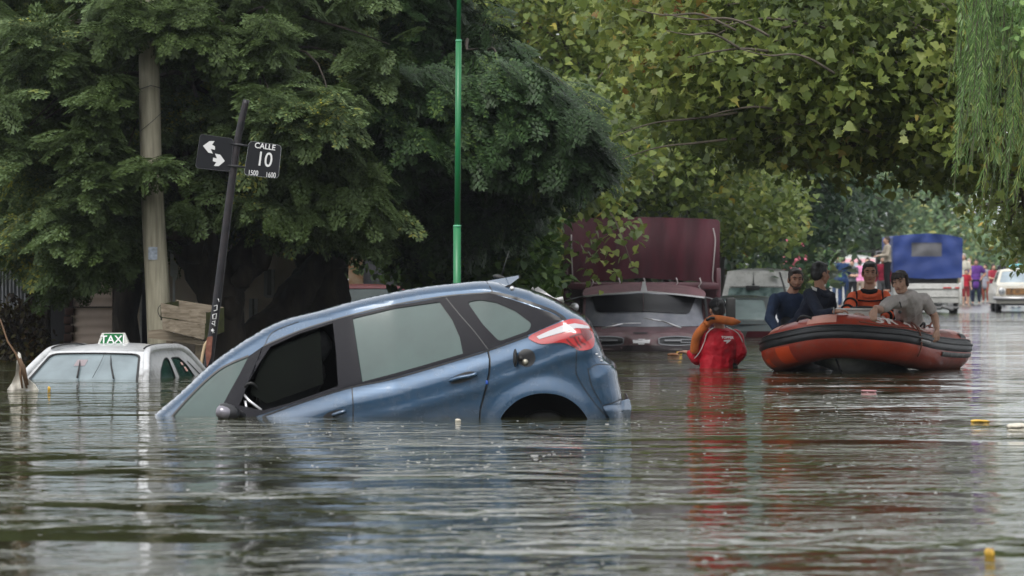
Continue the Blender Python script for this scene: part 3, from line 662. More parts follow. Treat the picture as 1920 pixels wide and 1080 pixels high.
    gr = MB(); surf(gr, [(1090, 650), (1207, 647), (1322, 650), (1322, 659), (1090, 659)], lambda u, v: hood(u, v)+Vector((0, -.015, 0)), 9); gr.build('grille', drk, root)
    w_ = MB()
    w_.tube([P(1128, 616, 57.75), P(1168, 607, 57.8)], [.016, .012], 5); w_.tube([P(1207, 596, 57.8), P(1240, 602, 57.78)], [.006, .016], 5)
    w_.tube([P(1240, 601, 57.78), P(1277, 615, 57.75)], [.012, .016], 5); w_.tube([P(1147, 607, 57.82), P(1202, 606, 57.82)], [.008, .008], 5)
    w_.build('wiper', M['chrome'], root)
    m = MB(); m.box(P(1370, 580, 57.6), (.145, .06, .36), bev=.05); mo = m.build('wing_mirror', M['rubber'], root)
    m = MB(); m.tube([P(1321, 557, 58.2), P(1362, 567, 57.7)], .009, 5); m.tube([P(1324, 600, 58.2), P(1366, 594, 57.7)], .009, 5); m.build('mirror_arm', M['chrome'], mo)
    m = MB(); m.ell(P(1077, 576, 57.5), (.07, .05, .065)); m.ell(P(1069, 580, 57.5), (.035, .04, .05)); mo = m.build('wing_mirror', M['chrome'], root)
    m = MB(); m.tube([P(1094, 555, 58.2), P(1058, 564, 57.6), P(1074, 572, 57.6)], .009, 5); m.build('mirror_arm', M['rubber'], mo)
    m = MB(); m.ell(P(1205, 590, 58.6), (.14, .1, .16)); m.box(P(1205, 604, 58.5), (1.5, .2, .1), bev=.04); m.build('dashboard', M['rubber'], root)
truck()
# ================================================================ people
def remesh(o, vox, sm=4, disp=0., dscale=.12):
    r = o.modifiers.new('join', 'REMESH'); r.mode = 'VOXEL'; r.voxel_size = vox; r.use_smooth_shade = True
    s = o.modifiers.new('soft', 'SMOOTH'); s.factor = .5; s.iterations = sm
    if disp:
        t = bpy.data.textures.new('folds', 'CLOUDS'); t.noise_scale = dscale; t.noise_depth = 2
        d = o.modifiers.new('folds', 'DISPLACE'); d.texture = t; d.strength = disp; d.mid_level = .5; d.texture_coords = 'LOCAL'
    return o
def basis(z, x):
    z = Vector(z).normalized(); x = Vector(x); x = (x-z*x.dot(z)).normalized(); y = z.cross(x)
    return Matrix((x, y, z)).transposed()
def person(label, J, look, shirt, skin='skin', hair='hair', S=1., sleeve='long', pants=None, vox=.008, far=False, group=None, hairlen=0., hand_dir=None, collar=None, beard=False, skirt=False, cap=False, tilt=0., bulk=1., fold=.012, girth=1.):
    """J: joints in world space. look: where the face points. Body is one continuous surface; hair and clothes are children."""
    base = J['pelvis'].copy(); base.z = min(p.z for p in J.values())
    root = empty('person', base, label, 'person', group)
    shl, shr = J['shl'], J['shr']; sx = (shr-shl).normalized(); chest = (shl+shr)/2; pel = J['pelvis']; up = (chest-pel).normalized()
    Rt = basis(up, sx); hd = J['head']; fw = Vector(look).normalized()
    Hx = Vector((0, 0, 1)).cross(fw).normalized()
    R = Matrix((Hx, -fw, Hx.cross(-fw))).transposed() @ Matrix.Rotation(tilt, 3, 'Y')
    h = lambda x, y, z: hd+R@(Vector((x, y, z))*S)                               # y forward is -y local
    def torso(m, e):
        L = (chest-pel).length
        m.ell(lerp(chest, pel, .28), ((.155*bulk+e)*S, (.105*bulk*girth+e)*S, .52*L), Rt)
        m.ell(lerp(chest, pel, .72), ((.140*bulk+e)*S, (.105*bulk*girth+e)*S, .46*L), Rt)
        m.ell(pel, ((.155*bulk+e)*S, (.115*bulk*girth+e)*S, .13*S), Rt)
        m.cap(lerp(shl, shr, .06)-up*.01*S, (.062+e)*S, lerp(shl, shr, .94)-up*.01*S, (.062+e)*S)
        m.cap(lerp(shl, shr, .25)+up*.02*S, (.055+e)*S, lerp(shl, shr, .75)+up*.02*S, (.055+e)*S)
    b = MB(); torso(b, -.008)
    nb = chest+up*.02*S
    b.cap(nb, .062*S, h(0, .02, -.08), .054*S)
    # head: skull, face, jaw, nose, ears, brow, lips
    b.ell(h(0, .018, .030), (.074*S, .092*S, .088*S), R); b.ell(h(0, -.022, -.030), (.060*S, .066*S, .082*S), R)
    b.ell(h(0, -.050, -.083), (.033*S, .030*S, .026*S), R); b.cap(h(-.046, .0, -.055), .022*S, h(-.02, -.05, -.088), .02*S); b.cap(h(.046, .0, -.055), .022*S, h(.02, -.05, -.088), .02*S)
    b.cap(h(0, -.084, .012), .010*S, h(0, -.106, -.030), .0155*S); b.cap(h(-.017, -.090, -.034), .009*S, h(.017, -.090, -.034), .009*S)
    b.cap(h(-.040, -.075, .028), .013*S, h(.040, -.075, .028), .013*S); b.cap(h(-.018, -.086, -.056), .009*S, h(.018, -.086, -.056), .009*S)
    b.cap(h(-.045, -.058, -.018), .02*S, h(-.035, -.066, -.03), .018*S); b.cap(h(.045, -.058, -.018), .02*S, h(.035, -.066, -.03), .018*S)
    for s in (-1, 1): b.ell(h(s*.077, .012, -.010), (.012*S, .022*S, .034*S), R)
    for k, sh in (('l', shl), ('r', shr)):
        el, wr = J['el'+k], J['wr'+k]
        b.cap(sh, .050*S*bulk, lerp(sh, el, .45), .050*S*bulk); b.cap(lerp(sh, el, .45), .050*S*bulk, el, .040*S*bulk); b.cap(el, .042*S*bulk, lerp(el, wr, .35), .042*S*bulk); b.cap(lerp(el, wr, .35), .042*S*bulk, wr, .027*S)
        # hand
        hdv = Vector(hand_dir[k]) if hand_dir and k in hand_dir else (wr-el)
        hdv = hdv.normalized(); side = hdv.cross(Vector((0, 0, 1))); side = side.normalized() if side.length > .2 else sx
        nrm = side.cross(hdv).normalized(); 
        if nrm.z > 0: nrm = -nrm
        pc = wr+hdv*.052*S
        b.ell(pc, (.042*S, .052*S, .017*S), Matrix((side, hdv, nrm)).transposed()); b.cap(wr, .026*S, pc, .022*S)
        th = -1 if k == 'l' else 1
        for i, (o, ln) in enumerate(((-.032, .062), (-.011, .075), (.011, .070), (.031, .055))):
            a = wr+(hdv*.092+side*o)*S; m1 = a+(hdv*.62+nrm*.28+side*o*2.5)*ln*.55*S; e1 = m1+(hdv*.45+nrm*.65)*ln*.55*S
            b.cap(a-hdv*.02*S, .0115*S, m1, .0105*S, 7); b.cap(m1, .0105*S, e1, .0085*S, 7)
        ts = side*(-1 if k == 'r' else 1)
        a = wr+(hdv*.03+ts*.03)*S; m1 = a+(hdv*.6+ts*.6+nrm*.2)*.042*S; b.cap(a, .015*S, m1, .0125*S, 7); b.cap(m1, .0125*S, m1+(hdv*.9+nrm*.3)*.03*S, .010*S, 7)
        hp, kn, an = J.get('hp'+k), J.get('kn'+k), J.get('an'+k)
        if hp is not None:
            b.cap(hp, .078*S*bulk, kn, .052*S*bulk); b.cap(kn, .054*S*bulk, lerp(kn, an, .35), .052*S*bulk); b.cap(lerp(kn, an, .35), .052*S*bulk, an, .032*S)
            fdir = fw.copy(); fdir.z = 0; fdir = fdir.normalized() if fdir.length > .1 else Vector((0, -1, 0))
            b.cap(an+Vector((0, 0, -.03*S)), .035*S, an+fdir*.14*S+Vector((0, 0, -.045*S)), .026*S)
    bo = remesh(b.build('body', M[skin], root), vox, 2)
    # hair
    m = MB(); m.ell(h(0, .028, .044), (.080*S, .094*S, .086*S), R); m.ell(h(0, .055, .0), (.075*S, .062*S, .085*S), R)
    m.ell(h(0, -.030, .088), (.058*S, .045*S, .027*S), R)
    for s in (-1, 1): m.ell(h(s*.068, .006, .02), (.015*S, .030*S, .045*S), R)
    if hairlen == .5:
        for x in (-.045, -.02, .01, .04): m.cap(h(x, -.075, .095), .018*S, h(x*1.2, -.088, .052), .012*S)
        for s in (-1, 1): m.cap(h(s*.074, -.01, .06), .022*S, h(s*.076, .0, -.03), .016*S)
        m.cap(h(0, .08, 0), .05*S, h(0, .07, -.08), .04*S)
    if hairlen >= 1:
        m.cap(h(0, .07, .0), .065*S, h(0, .075, -.16*hairlen), .05*S)
        for s in (-1, 1): m.cap(h(s*.06, .03, .03), .035*S, h(s*.07, .04, -.14*hairlen), .028*S)
    remesh(m.build('hair', M[hair], root), max(vox, .009), 1, .012 if not far else 0, .03)
    if not far:
        m = MB()
        for s in (-1, 1): m.ell(h(s*.031, -.078, .012), (.0095*S, .007*S, .0048*S), R)
        m.build('eye', M['eye'], bo)
        m = MB()
        for s in (-1, 1): m.tube([h(s*.014, -.092, .032), h(s*.034, -.088, .037), h(s*.053, -.074, .030)], [.0045*S, .006*S, .003*S], 5)
        m.build('eyebrow', M[hair], bo)
        m = MB(); m.tube([h(-.024, -.086, -.058), h(0, -.0965, -.056), h(.024, -.086, -.058)], [.003*S, .0075*S, .003*S], 6); m.build('lips', M['lip'], bo)
        if beard:
            m = MB(); m.cap(h(-.03, -.07, -.085), .016*S, h(.03, -.07, -.085), .016*S); m.cap(h(-.022, -.089, -.046), .005*S, h(.022, -.089, -.046), .005*S); m.cap(h(-.055, -.015, -.05), .012*S, h(-.03, -.07, -.085), .012*S); m.cap(h(.055, -.015, -.05), .012*S, h(.03, -.07, -.085), .012*S)
            m.build('beard', mat('stubble', (.05, .028, .02), .8), bo)
    # shirt or jacket
    m = MB(); torso(m, .012)
    for k, sh in (('l', shl), ('r', shr)):
        el, wr = J['el'+k], J['wr'+k]
        if sleeve == 'long':
            m.cap(sh, .066*S*bulk, el, .056*S*bulk); m.cap(el, .058*S*bulk, lerp(el, wr, .90), .042*S)
        elif sleeve == 'short':
            m.cap(sh, .066*S*bulk, lerp(sh, el, .62), .064*S*bulk)
    if skirt: m.cap(pel, .15*S, pel-up*.22*S, .17*S)
    so_ = remesh(m.build('jacket' if collar else ('jumper' if sleeve == 'long' else 'shirt'), shirt, root), max(vox, .010), 3, fold, .09)
    if collar: 
        m = MB(); cc = [nb+(basis(up, sx)@Vector((.078*math.cos(a), .078*math.sin(a), 0)))*S+up*.03*S for a in np.linspace(0, 2*math.pi, 15)[:-1]]
        m.tube(cc+[cc[0]], .026*S, 7, caps=False); m.build('collar', collar, so_)
    if pants is not None and J.get('hpl') is not None:
        m = MB(); m.ell(pel-up*.02*S, ((.168*bulk)*S, (.125*bulk*girth)*S, .15*S), Rt)
        short = pants[1]
        for k in 'lr':
            hp, kn, an = J['hp'+k], J['kn'+k], J['an'+k]
            m.cap(hp, .092*S*bulk, kn, .068*S*bulk)
            if not short: m.cap(kn, .068*S*bulk, lerp(kn, an, .9), .055*S)
        remesh(m.build('trousers', pants[0], root), max(vox, .011), 3, .008, .08)
    return root, so_, h

def cloth(name, c, **k): return mat(name, c, .85, spec=.2, var=k.pop('var', .22), vscale=k.pop('vscale', 7), bump=.003, bscale=60, **k)
def boat_people():
    navy = cloth('navy_wool', (.02, .035, .075)); dnavy = cloth('dark_navy_jacket', (.014, .019, .036)); grey = cloth('grey_cotton', (.46, .42, .40), var=.12)
    dark = cloth('dark_trousers', (.015, .016, .02)); rib = cloth('ribbed_grey', (.3, .3, .3))
    org = mat('orange_wool', (.78, .13, .05), .85, spec=.2, var=.12, vscale=8, bump=.003, bscale=60)
    def legs(J, Y, ks=-1.):
        p = J['pelvis']
        for k, s in (('l', -1), ('r', 1)):
            J['hp'+k] = p+Vector((s*.09, 0, -.03)); J['kn'+k] = p+Vector((s*.14, ks*.36, .06)); J['an'+k] = p+Vector((s*.14, ks*.42, -.28))
        return J
    # 1: left, navy jumper, arm down on the tube
    J = dict(head=P(1492, 524, 46.9), shl=P(1453, 561, 46.9), shr=P(1508, 563, 46.95), pelvis=P(1487, 625, 47.1), ell=P(1443, 596, 46.6), wrl=P(1456, 619, 46.3), elr=P(1512, 594, 46.9), wrr=P(1500, 612, 46.6))
    person('bearded man in a navy jumper, arm down on the boat tube', legs(J, 47, 1), (.15, -1, -.12), navy, 'skind', 'hairb', 1.14, pants=(dark, False), beard=True, collar=None)
    # 2: dark jacket, back turned, hand on the bow tube
    J = dict(head=P(1539, 513, 46.3), shl=P(1517, 552, 46.15), shr=P(1556, 557, 46.5), pelvis=P(1500, 615, 46.5), ell=P(1538, 590, 45.75), wrl=P(1565, 584, 45.45), elr=P(1560, 590, 46.6), wrr=P(1575, 596, 46.4))
    r, so_, h = person('man in a dark jacket looking away, hand with striped cuff on the boat bow', legs(J, 46, 1), (.80, .55, -.06), dnavy, 'skind', 'hair', 1.15, pants=(dark, False), collar=dnavy, hand_dir={'l': (1, -.1, .12)}, fold=.018)
    m = MB(); a, b_ = P(1553, 588, 45.6), P(1563, 584.5, 45.47)
    for i in range(4): p = lerp(a, b_, i/3); m.tube([p-Vector((.008, 0, -.001)), p+Vector((.008, 0, .001))], .053, 10)
    m.build('striped_cuff', rib, so_)
    m = MB(); p0 = P(1527, 543, 46.0)
    surf(m, [(1521, 536), (1532, 541), (1531, 546), (1524, 543)], lambda u, v: P(u, v, 46.03), 4, back=(0, .02, 0)); m.build('sleeve_badge', M['signwhite'], so_)
    # 3: orange jumper with black stripes
    J = dict(head=P(1631, 512, 46.6), shl=P(1600, 558, 46.6), shr=P(1659, 556, 46.6), pelvis=P(1629, 612, 46.8), ell=P(1585, 592, 46.2), wrl=P(1606, 590, 45.85), elr=P(1672, 590, 46.3), wrr=P(1655, 596, 46.0))
    r, so_, h = person('man in an orange jumper with black stripes behind the boat console', legs(J, 46.8, 1), (-.05, -1, -.08), org, 'skind', 'hair', 1.16, pants=(dark, False), collar=org, fold=.008)
    # stripes are knitted bands: slightly larger rings over the chest and sleeves
    m = MB(); blk = cloth('black_wool', (.012, .011, .012))
    cen, pel = (J['shl']+J['shr'])/2, J['pelvis']; S = 1.16
    for k, (t, wd, x) in enumerate(((.10, .010, 1.0), (.37, .022, .98), (.50, .008, .95), (.62, .018, .93))):
        c = lerp(cen, pel, t); ring = [c+Vector(((.172*x*math.cos(a))*S, (.128*math.sin(a))*S, (-.012*math.sin(a)**2+.01*math.cos(a)**2))) for a in np.linspace(0, 2*math.pi, 25)]
        m.tube(ring, wd*S*.8, 6, caps=False, flat=1.0)
    for k in 'lr':
        sh, el, wr = J['sh'+k], J['el'+k], J['wr'+k]
        for a, b_, ts in ((sh, el, (.35, .72)), (el, wr, (.2, .6))):
            for t in ts: p = lerp(a, b_, t); d = (b_-a).normalized(); m.tube([p-d*.012, p+d*.012], .076*S if a is sh else .069*S, 12)
    s_ = (J['shr']-J['shl']).normalized()
    for k in 'lr':
        sh = J['sh'+k]; dd = -1 if k == 'l' else 1; m.tube(crv([sh+Vector((-dd*.03, -.02, .085)), sh+Vector((-dd*.035, -.10, .02)), sh+Vector((-dd*.02, -.11, -.10))], 4), .010, 6)
    m.build('black_stripe', blk, so_)
    m = MB(); nb = cen+Vector((0, -.01, .065)); cc = [nb+Vector((.082*math.cos(a), .085*math.sin(a), -.005+.012*math.cos(a)**2))*1 for a in np.linspace(0, 2*math.pi, 17)]
    m.tube(cc, .034, 8, caps=False); m.build('black_neckband', blk, so_)
    # 4: grey T-shirt, near tube
    J = dict(head=P(1688, 530, 45.45), shl=P(1671, 566, 45.3), shr=P(1733, 561, 45.85), pelvis=P(1707, 616, 46.35), ell=P(1650, 581, 45.2), wrl=P(1641, 577, 45.0), elr=P(1752, 592, 45.9), wrr=P(1757, 616, 45.65))
    r, so_, h = person('young man in a wet grey T-shirt leaning on the near tube of the boat', legs(J, 46, 1), (-.42, -1, -.08), grey, 'skin', 'hairb', 1.17, sleeve='short', pants=(grey, False), hairlen=.5, hand_dir={'l': (-.25, -.3, -1), 'r': (.05, -.1, -1)}, tilt=-.08, fold=.016)
    m = MB(); m.tube([P(1687, 566, 45.28), P(1690, 576, 45.22)], .008, 5); m.ell(P(1687, 585, 45.2), (.02, .015, .02)); m.build('neck_cord', M['rubber'], so_)
boat_people()

def wader():
    redm = cloth('red_nylon', (.42, .010, .022), var=.22, vscale=5); redm.node_tree.nodes['Principled BSDF'].inputs['Roughness'].default_value = .55
    Y = 47.7
    J = dict(head=P(1345, 581, Y+.05), shl=P(1322, 630, Y), shr=P(1379, 631, Y+.1), pelvis=P(1341, 706, Y), ell=P(1308, 672, Y+.1), wrl=P(1293, 662, Y+.35), elr=P(1388, 660, Y+.05), wrr=P(1372, 688, Y+.2))
    for k, s in (('l', -1), ('r', 1)):
        J['hp'+k] = J['pelvis']+Vector((s*.09, 0, -.05)); J['kn'+k] = J['hp'+k]+Vector((0, 0, -.42)); J['an'+k] = J['kn'+k]+Vector((0, 0, -.42))
    r, so_, h = person('waist deep wader in a red jacket seen from behind, orange life vest over one shoulder', J, (-.25, 1, -.05), redm, 'skind', 'hair', 1.16, pants=(cloth('dark_red_trousers', (.12, .01, .02)), False), collar=redm, bulk=1.3, hand_dir={'l': (-.6, .5, .15)}, fold=.034)
    m = MB()
    for pts in ([(1340, 613), (1326, 624), (1321, 640), (1312, 660), (1302, 672)], [(1362, 612), (1383, 624), (1393, 642)]):
        p3 = [P(u, v, Y-.20+(.13 if i == 0 else (.14*abs(u-1352)/45))) for i, (u, v) in enumerate(crv(pts, 3))]
        m.tube(p3, .006, 5)
    m.build('piping', M['signwhite'], so_)
    m = MB(); wy = Y-.215
    surf(m, [(1358, 637.5), (1371, 637), (1369, 639.5), (1362, 644.5), (1363, 640.5), (1357, 640)], lambda u, v: P(u, v, wy), 3, back=(0, .05, 0)); m.build('back_logo', M['signwhite'], so_)
    text('lettering', 'TOPPER', .042, P(1364, 633, wy-.01), M['signwhite'], so_, roll=-.03, bold=.0015, ext=.006)
    m = MB(); m.cap(P(1318, 684, Y), .05, P(1376, 688, Y+.05), .05); m.build('belt', M['rubber'], r)
    # cap: close knit over the hair
    m = MB(); m.ell(h(0, .01, .05), (.094*1.16, .108*1.16, .085*1.16)); m.build('knit_cap', cloth('black_knit', (.008, .008, .009)), r)
    # life vest: two foam slabs joined over the shoulder
    v = MB(); om = mat('faded_orange_foam', (.46, .12, .022), .8, var=.25, vscale=9, bump=.006, bscale=30)
    path = crv([(1303, 662), (1304, 646), (1309, 628), (1322, 612), (1331, 601)], 4); p3 = [P(u-1, q, Y-.10+.10*abs(i-8)/10) for i, (u, q) in enumerate(path)]
    v.tube(p3, [.04]+[.055]*(len(p3)-2)+[.05], 10, flat=.7, upv=Vector((0, 1, 0)))
    path = crv([(1323, 610), (1333, 600), (1345, 598.5), (1362, 601), (1378, 603.5), (1389, 603.5)], 4); p3 = [P(u, q, Y-.10) for u, q in path]
    v.tube(p3, [.035]+[.055]*(len(p3)-6)+[.042, .036, .027, .016, .006], 10, flat=.9)
    vr = v.build('life_vest', om, r)
    v = MB(); v.tube([P(1325, 600, Y-.2), P(1333, 596, Y-.15), P(1340, 597, Y-.16)], .02, 6); v.build('vest_strap', M['rubber'], vr)
wader()

def standing(x, Y, z0, hgt, yaw, arms='down'):
    """joints of a standing figure: yaw 0 faces the camera"""
    k = hgt/1.72; a = math.radians(yaw); f = Vector((-math.sin(a), -math.cos(a), 0)); s = Vector((-f.y, f.x, 0))
    o = Vector((x, Y, z0)); J = {}
    pt = lambda sx, ff, z: o+s*sx*k+f*ff*k+Vector((0, 0, z*k))
    J['head'] = pt(0, .03, 1.60); J['pelvis'] = pt(0, 0, .95)
    for kk, g in (('l', -1), ('r', 1)):
        J['sh'+kk] = pt(g*.17, 0, 1.40); J['hp'+kk] = pt(g*.09, 0, .90); J['kn'+kk] = pt(g*.11, .02, .49); J['an'+kk] = pt(g*.12, -.02, .09)
        if arms == 'down': J['el'+kk] = pt(g*.23, -.03, 1.13); J['wr'+kk] = pt(g*.24, .05, .88)
        elif arms == 'crossed': J['el'+kk] = pt(g*.23, .08, 1.13); J['wr'+kk] = pt(-g*.06, .19, 1.15+g*.02)
        elif arms == 'hips': J['el'+kk] = pt(g*.36, -.08, 1.16); J['wr'+kk] = pt(g*.20, .05, 1.0)
        elif arms == 'up': J['el'+kk] = pt(g*.23, .12, 1.2); J['wr'+kk] = pt(g*.08, .22, 1.38)
        elif arms == 'front': J['el'+kk] = pt(g*.22, .08, 1.14); J['wr'+kk] = pt(g*.12, .30, 1.12)
    return J, f
def crowd():
    def c(n, col): return cloth(n, lin(col))
    G = 'bystanders on the dry part of the street'
    black = c('black_cloth', '1b1b1f'); jeans = c('jeans_cloth', '3a4a63'); tan = c('tan_cloth', '9a8a7a')
    L = [ # u, head top v -> height from feet, Y, h, yaw, arms, shirt, sleeve, pants, short?, skin, hair, hairlen, label
        (1524, 139, 1.62, -20, 'crossed', c('pink_top', 'c24a7a'), 'short', black, False, 'skin', 'hairb', 0, 'woman in a bright pink top standing beside the flowering bush'),
        (1505, 137, 1.55, 30, 'down', c('dark_top', '3a3440'), 'short', jeans, False, 'skin', 'hairb', 0, 'bystander in a dark top just left of the woman in bright pink'),
        (1570, 136, 1.78, 10, 'down', c('slate_shirt', '3f4a55'), 'long', jeans, False, 'skind', 'hairb', 0, 'man in a slate grey shirt facing us behind the man in blue overalls'),
        (1581, 126, 1.72, 175, 'front', c('blue_overalls', '243a5e'), 'long', c('blue_overalls2', '24375a'), False, 'skin', 'hair', 0, 'man in blue overalls standing with his back to us'),
        (1598, 130, 1.60, 25, 'crossed', c('grey_jumper', '5d6066'), 'short', black, False, 'skin', 'hair', 0, 'woman in a grey top with folded arms beside the man in overalls'),
        (1612, 133, 1.62, 190, 'front', c('pale_pink_shirt', 'd98ab4'), 'short', tan, False, 'skin', 'hair', 0, 'woman in a pale pink shirt, back turned, beside the woman with folded arms'),
        (1627, 135, 1.70, 20, 'down', c('white_top', 'b9b5b8'), 'short', black, False, 'skin', 'hairb', 1.2, 'long haired bystander in a white top near the man in orange'),
        (1830, 141, 1.66, 5, 'hips', c('purple_blouse', '5b357f'), 'short', c('navy_trousers', '1e2438'), False, 'skind', 'hairb', 0, 'stout woman in a purple blouse with her hands on her hips'),
        (1807, 139, 1.86, 30, 'down', c('cream_shirt', 'b8b4a6'), 'short', tan, True, 'skin', 'hairg', 0, 'grey haired man in a pale shirt beside the blue canvas truck'),
        (1817, 146, 1.70, 0, 'down', c('yellow_shirt', 'c99a2e'), 'short', jeans, False, 'skin', 'hairg', 0, 'man in a yellow shirt behind the grey haired man'),
        (1811, 133, 1.28, -10, 'down', c('red_shirt', '9c2030'), 'short', c('red_shorts', '7a2b30'), True, 'skin', 'hairb', 0, 'child in a red shirt standing in front of the grey haired man'),
        (1848, 150, 1.50, 40, 'down', c('grey_tee', '8a8a93'), 'short', c('rust_skirt', '8a4a3c'), False, 'skin', 'hairb', 0, 'bystander in a grey T-shirt behind the woman in purple'),
        (1862, 134, 1.46, -25, 'front', c('scarlet_top', '93303e'), 'short', jeans, False, 'skin', 'hairb', 1, 'girl in a scarlet top left of the old cream car'),
        (1879, 138, 1.66, -40, 'down', c('charcoal_top', '2b2a30'), 'short', black, False, 'skin', 'hairb', 1.3, 'woman in a charcoal top with long brown hair behind the old cream car'),
        (1905, 134, 1.72, 180, 'down', c('aqua_shirt', '7fc0c8'), 'short', jeans, False, 'skin', 'hairb', 0, 'person in an aqua shirt behind the roof of the cream car'),
    ]
    for u, Y, hgt, yaw, arms, sh, sl_, pa, short, sk, ha, hl, lab in L:
        J, f = standing((u-960)*Y/F, Y, .03, hgt, yaw, arms)
        person(lab, J, f+Vector((0, 0, -.1)), sh, sk, ha, hgt/1.72, sleeve=sl_, pants=(pa, short), vox=.014, far=True, group=G, hairlen=hl, bulk=1.3 if 'stout' in lab else 1.05, skirt='purple' in lab, fold=.0)
    # man leaning on the truck bed and someone in red inside
    J, f = standing((1664-960)*111.5/F, 111.5, .62, 1.62, 78, 'front')
    person('man in a beige jumper leaning out from the side of the blue canvas truck', J, f, c('beige_jumper', 'a39a8c'), 'skin', 'hairb', .95, pants=(black, False), vox=.014, far=True, group='people riding on the blue canvas truck', fold=0)
    J, f = standing((1657-960)*112/F, 112.2, .12, 1.55, 20, 'down')
    person('person in a crimson top standing by the cab of the blue canvas truck', J, f, c('crimson_top', '93263e'), 'skin', 'hairg', .92, pants=(c('grey_slacks', '6a6a6e'), False), vox=.014, far=True, group='people riding on the blue canvas truck', fold=0)
    J, f = standing((1660-960)*100/F, 100, -1.02, 1.66, 175, 'down')
    person('grey shirted person wading waist deep between the boat and the blue truck', J, f, c('steel_grey_shirt', '56585c'), 'skin', 'hair', 1.0, pants=(black, False), vox=.014, far=True, fold=0)
crowd()
# ================================================================ inflatable boat
def boat():
    al = math.radians(18); o = P(1562, V0, 45.5); o.z = 0
    def W(x, y, z): return o+Vector((x*math.cos(al)+y*math.sin(al), y*math.cos(al)-x*math.sin(al), z-.03))
    root = empty('inflatable_boat', o, 'orange red inflatable rescue boat with a black rubbing strip carrying four men', 'boat')
    R_ = .262
    ctrl = [(-.80, 3.1, .22), (-.80, 1.9, .23), (-.80, 1.1, .25), (-.76, .60, .28), (-.50, .20, .36), (0, .0, .46), (.45, .20, .43), (.66, .62, .37), (.74, 1.1, .315), (.82, 2.0, .265), (.92, 3.1, .235)]
    cl = crv(ctrl, 8); n = len(cl); SEG = 28
    C = [W(*p) for p in cl]
    def rad(i):
        e = min(i, n-1-i); return R_*(1 if e > 5 else (.12+.88*math.sin((e+.2)/5.2*math.pi/2)))
    fr = []
    for i in range(n):
        t = (C[min(i+1, n-1)]-C[max(i-1, 0)]).normalized(); out = t.cross(Vector((0, 0, 1))).normalized()
        upv = out.cross(t).normalized(); fr.append((C[i], out if False else out, upv))
    # outward = away from boat centre
    cen = W(0, 1.4, .3)
    fr = [(c, (u if u.dot(c-cen) > 0 else -u), v if v.z > 0 else -v) for c, u, v in fr]
    def tp(i, th, dr=0.):
        i0 = max(0, min(n-2, int(math.floor(i)))); f = min(1, max(0, i-i0)); r = lerp(rad(i0), rad(i0+1), f)+dr
        a, b = fr[i0], fr[i0+1]; c = a[0].lerp(b[0], f); u = a[1].lerp(b[1], f).normalized(); v = a[2].lerp(b[2], f).normalized()
        return c+(u*math.cos(th)+v*math.sin(th))*r
    red = mat('boat_rubber', (.27, .026, .012), .38, spec=.5, coat=.25, var=.35, vscale=1.8, dirt=.3, col2=(.46, .055, .018), bump=.003, bscale=7)
    bright = mat('orange_patch', (.6, .065, .012), .4, coat=.2, var=.12); strake = mat('rubbing_strip', (.014, .015, .017), .45, var=.5, vscale=5)
    t = MB(); vs = [tp(i, 2*math.pi*k/SEG) for i in range(n) for k in range(SEG)]
    t.add(vs, [(i*SEG+k, i*SEG+(k+1) % SEG, (i+1)*SEG+(k+1) % SEG, (i+1)*SEG+k) for i in range(n-1) for k in range(SEG)]+[tuple(range(SEG)), tuple((n-1)*SEG+k for k in range(SEG))])
    tube = t.build('tube', red, root)
    def band(mb, i0, i1, a0, a1, dr, ni=None, na=5, back=.02):
        ni = ni or max(2, int((i1-i0)*1.5)); vs = [tp(lerp(i0, i1, i/ni), lerp(a0, a1, k/na), dr-(back if k in (0, na) else 0)) for i in range(ni+1) for k in range(na+1)]
        mb.add(vs, [(i*(na+1)+k, i*(na+1)+k+1, (i+1)*(na+1)+k+1, (i+1)*(na+1)+k) for i in range(ni) for k in range(na)])
    d = math.radians
    s = MB(); band(s, 3, n-4, d(-4), d(34), .022, na=7); band(s, 3, n-4, d(12), d(20), .040, na=4); band(s, 3, n-4, d(26), d(31), .032, na=3); s.build('rubbing_strip', strake, root)
    s = MB(); band(s, n-14, n-3, d(-22), d(-6), .012, na=4)
    s.build('stern_panel', mat('worn_grey_band', (.05, .05, .05), .6, col2=(.14, .14, .13), vscale=14), root)
    s = MB(); band(s, 31, 34, d(-62), d(-8), .006, back=.004); band(s, 26, 28, d(-60), d(-30), .006, back=.004); s.build('orange_patch', bright, root)
    s = MB(); band(s, 37, 41, d(40), d(95), .006, back=.004); band(s, 27, 31, d(45), d(80), .006, back=.004); s.build('pale_patch', mat('pale_rubber', (.62, .30, .24), .45, var=.3), root)
    s = MB(); band(s, 56, 60, d(4), d(12), .045, na=3); s.build('silver_tape', mat('silver_tape', (.45, .45, .45), .4), root)
    # registration lettering SR 472 wrapped on the near tube, worn red lettering further aft
    def wrap(nm, body, i0, i1, thc, size, m, bold=.004):
        cu = bpy.data.curves.new(nm, 'FONT'); cu.body = body; cu.size = 1; cu.offset = bold; cu.space_character = 1.25
        ob = bpy.data.objects.new(nm, cu); COL.objects.link(ob); bpy.context.view_layer.update()
        me = bpy.data.meshes.new_from_object(ob.evaluated_get(bpy.context.evaluated_depsgraph_get())); bpy.data.objects.remove(ob)
        bm = bmesh.new(); bm.from_mesh(me)
        bmesh.ops.subdivide_edges(bm, edges=[e for e in bm.edges if e.calc_length() > .15], cuts=2); bmesh.ops.triangulate(bm, faces=bm.faces[:])
        xs = [v.co.x for v in bm.verts]; x0, x1 = min(xs), max(xs)
        for v in bm.verts:
            i = lerp(i0, i1, (v.co.x-x0)/(x1-x0)); th = thc+(.35-v.co.y)*-size; v.co = tp(i, th, .009)
        bm.to_mesh(me); bm.free(); return link(nm, me, m, tube)
    wl = mat('worn_white_lettering', (.75, .68, .64), .5, var=.12, vscale=30)
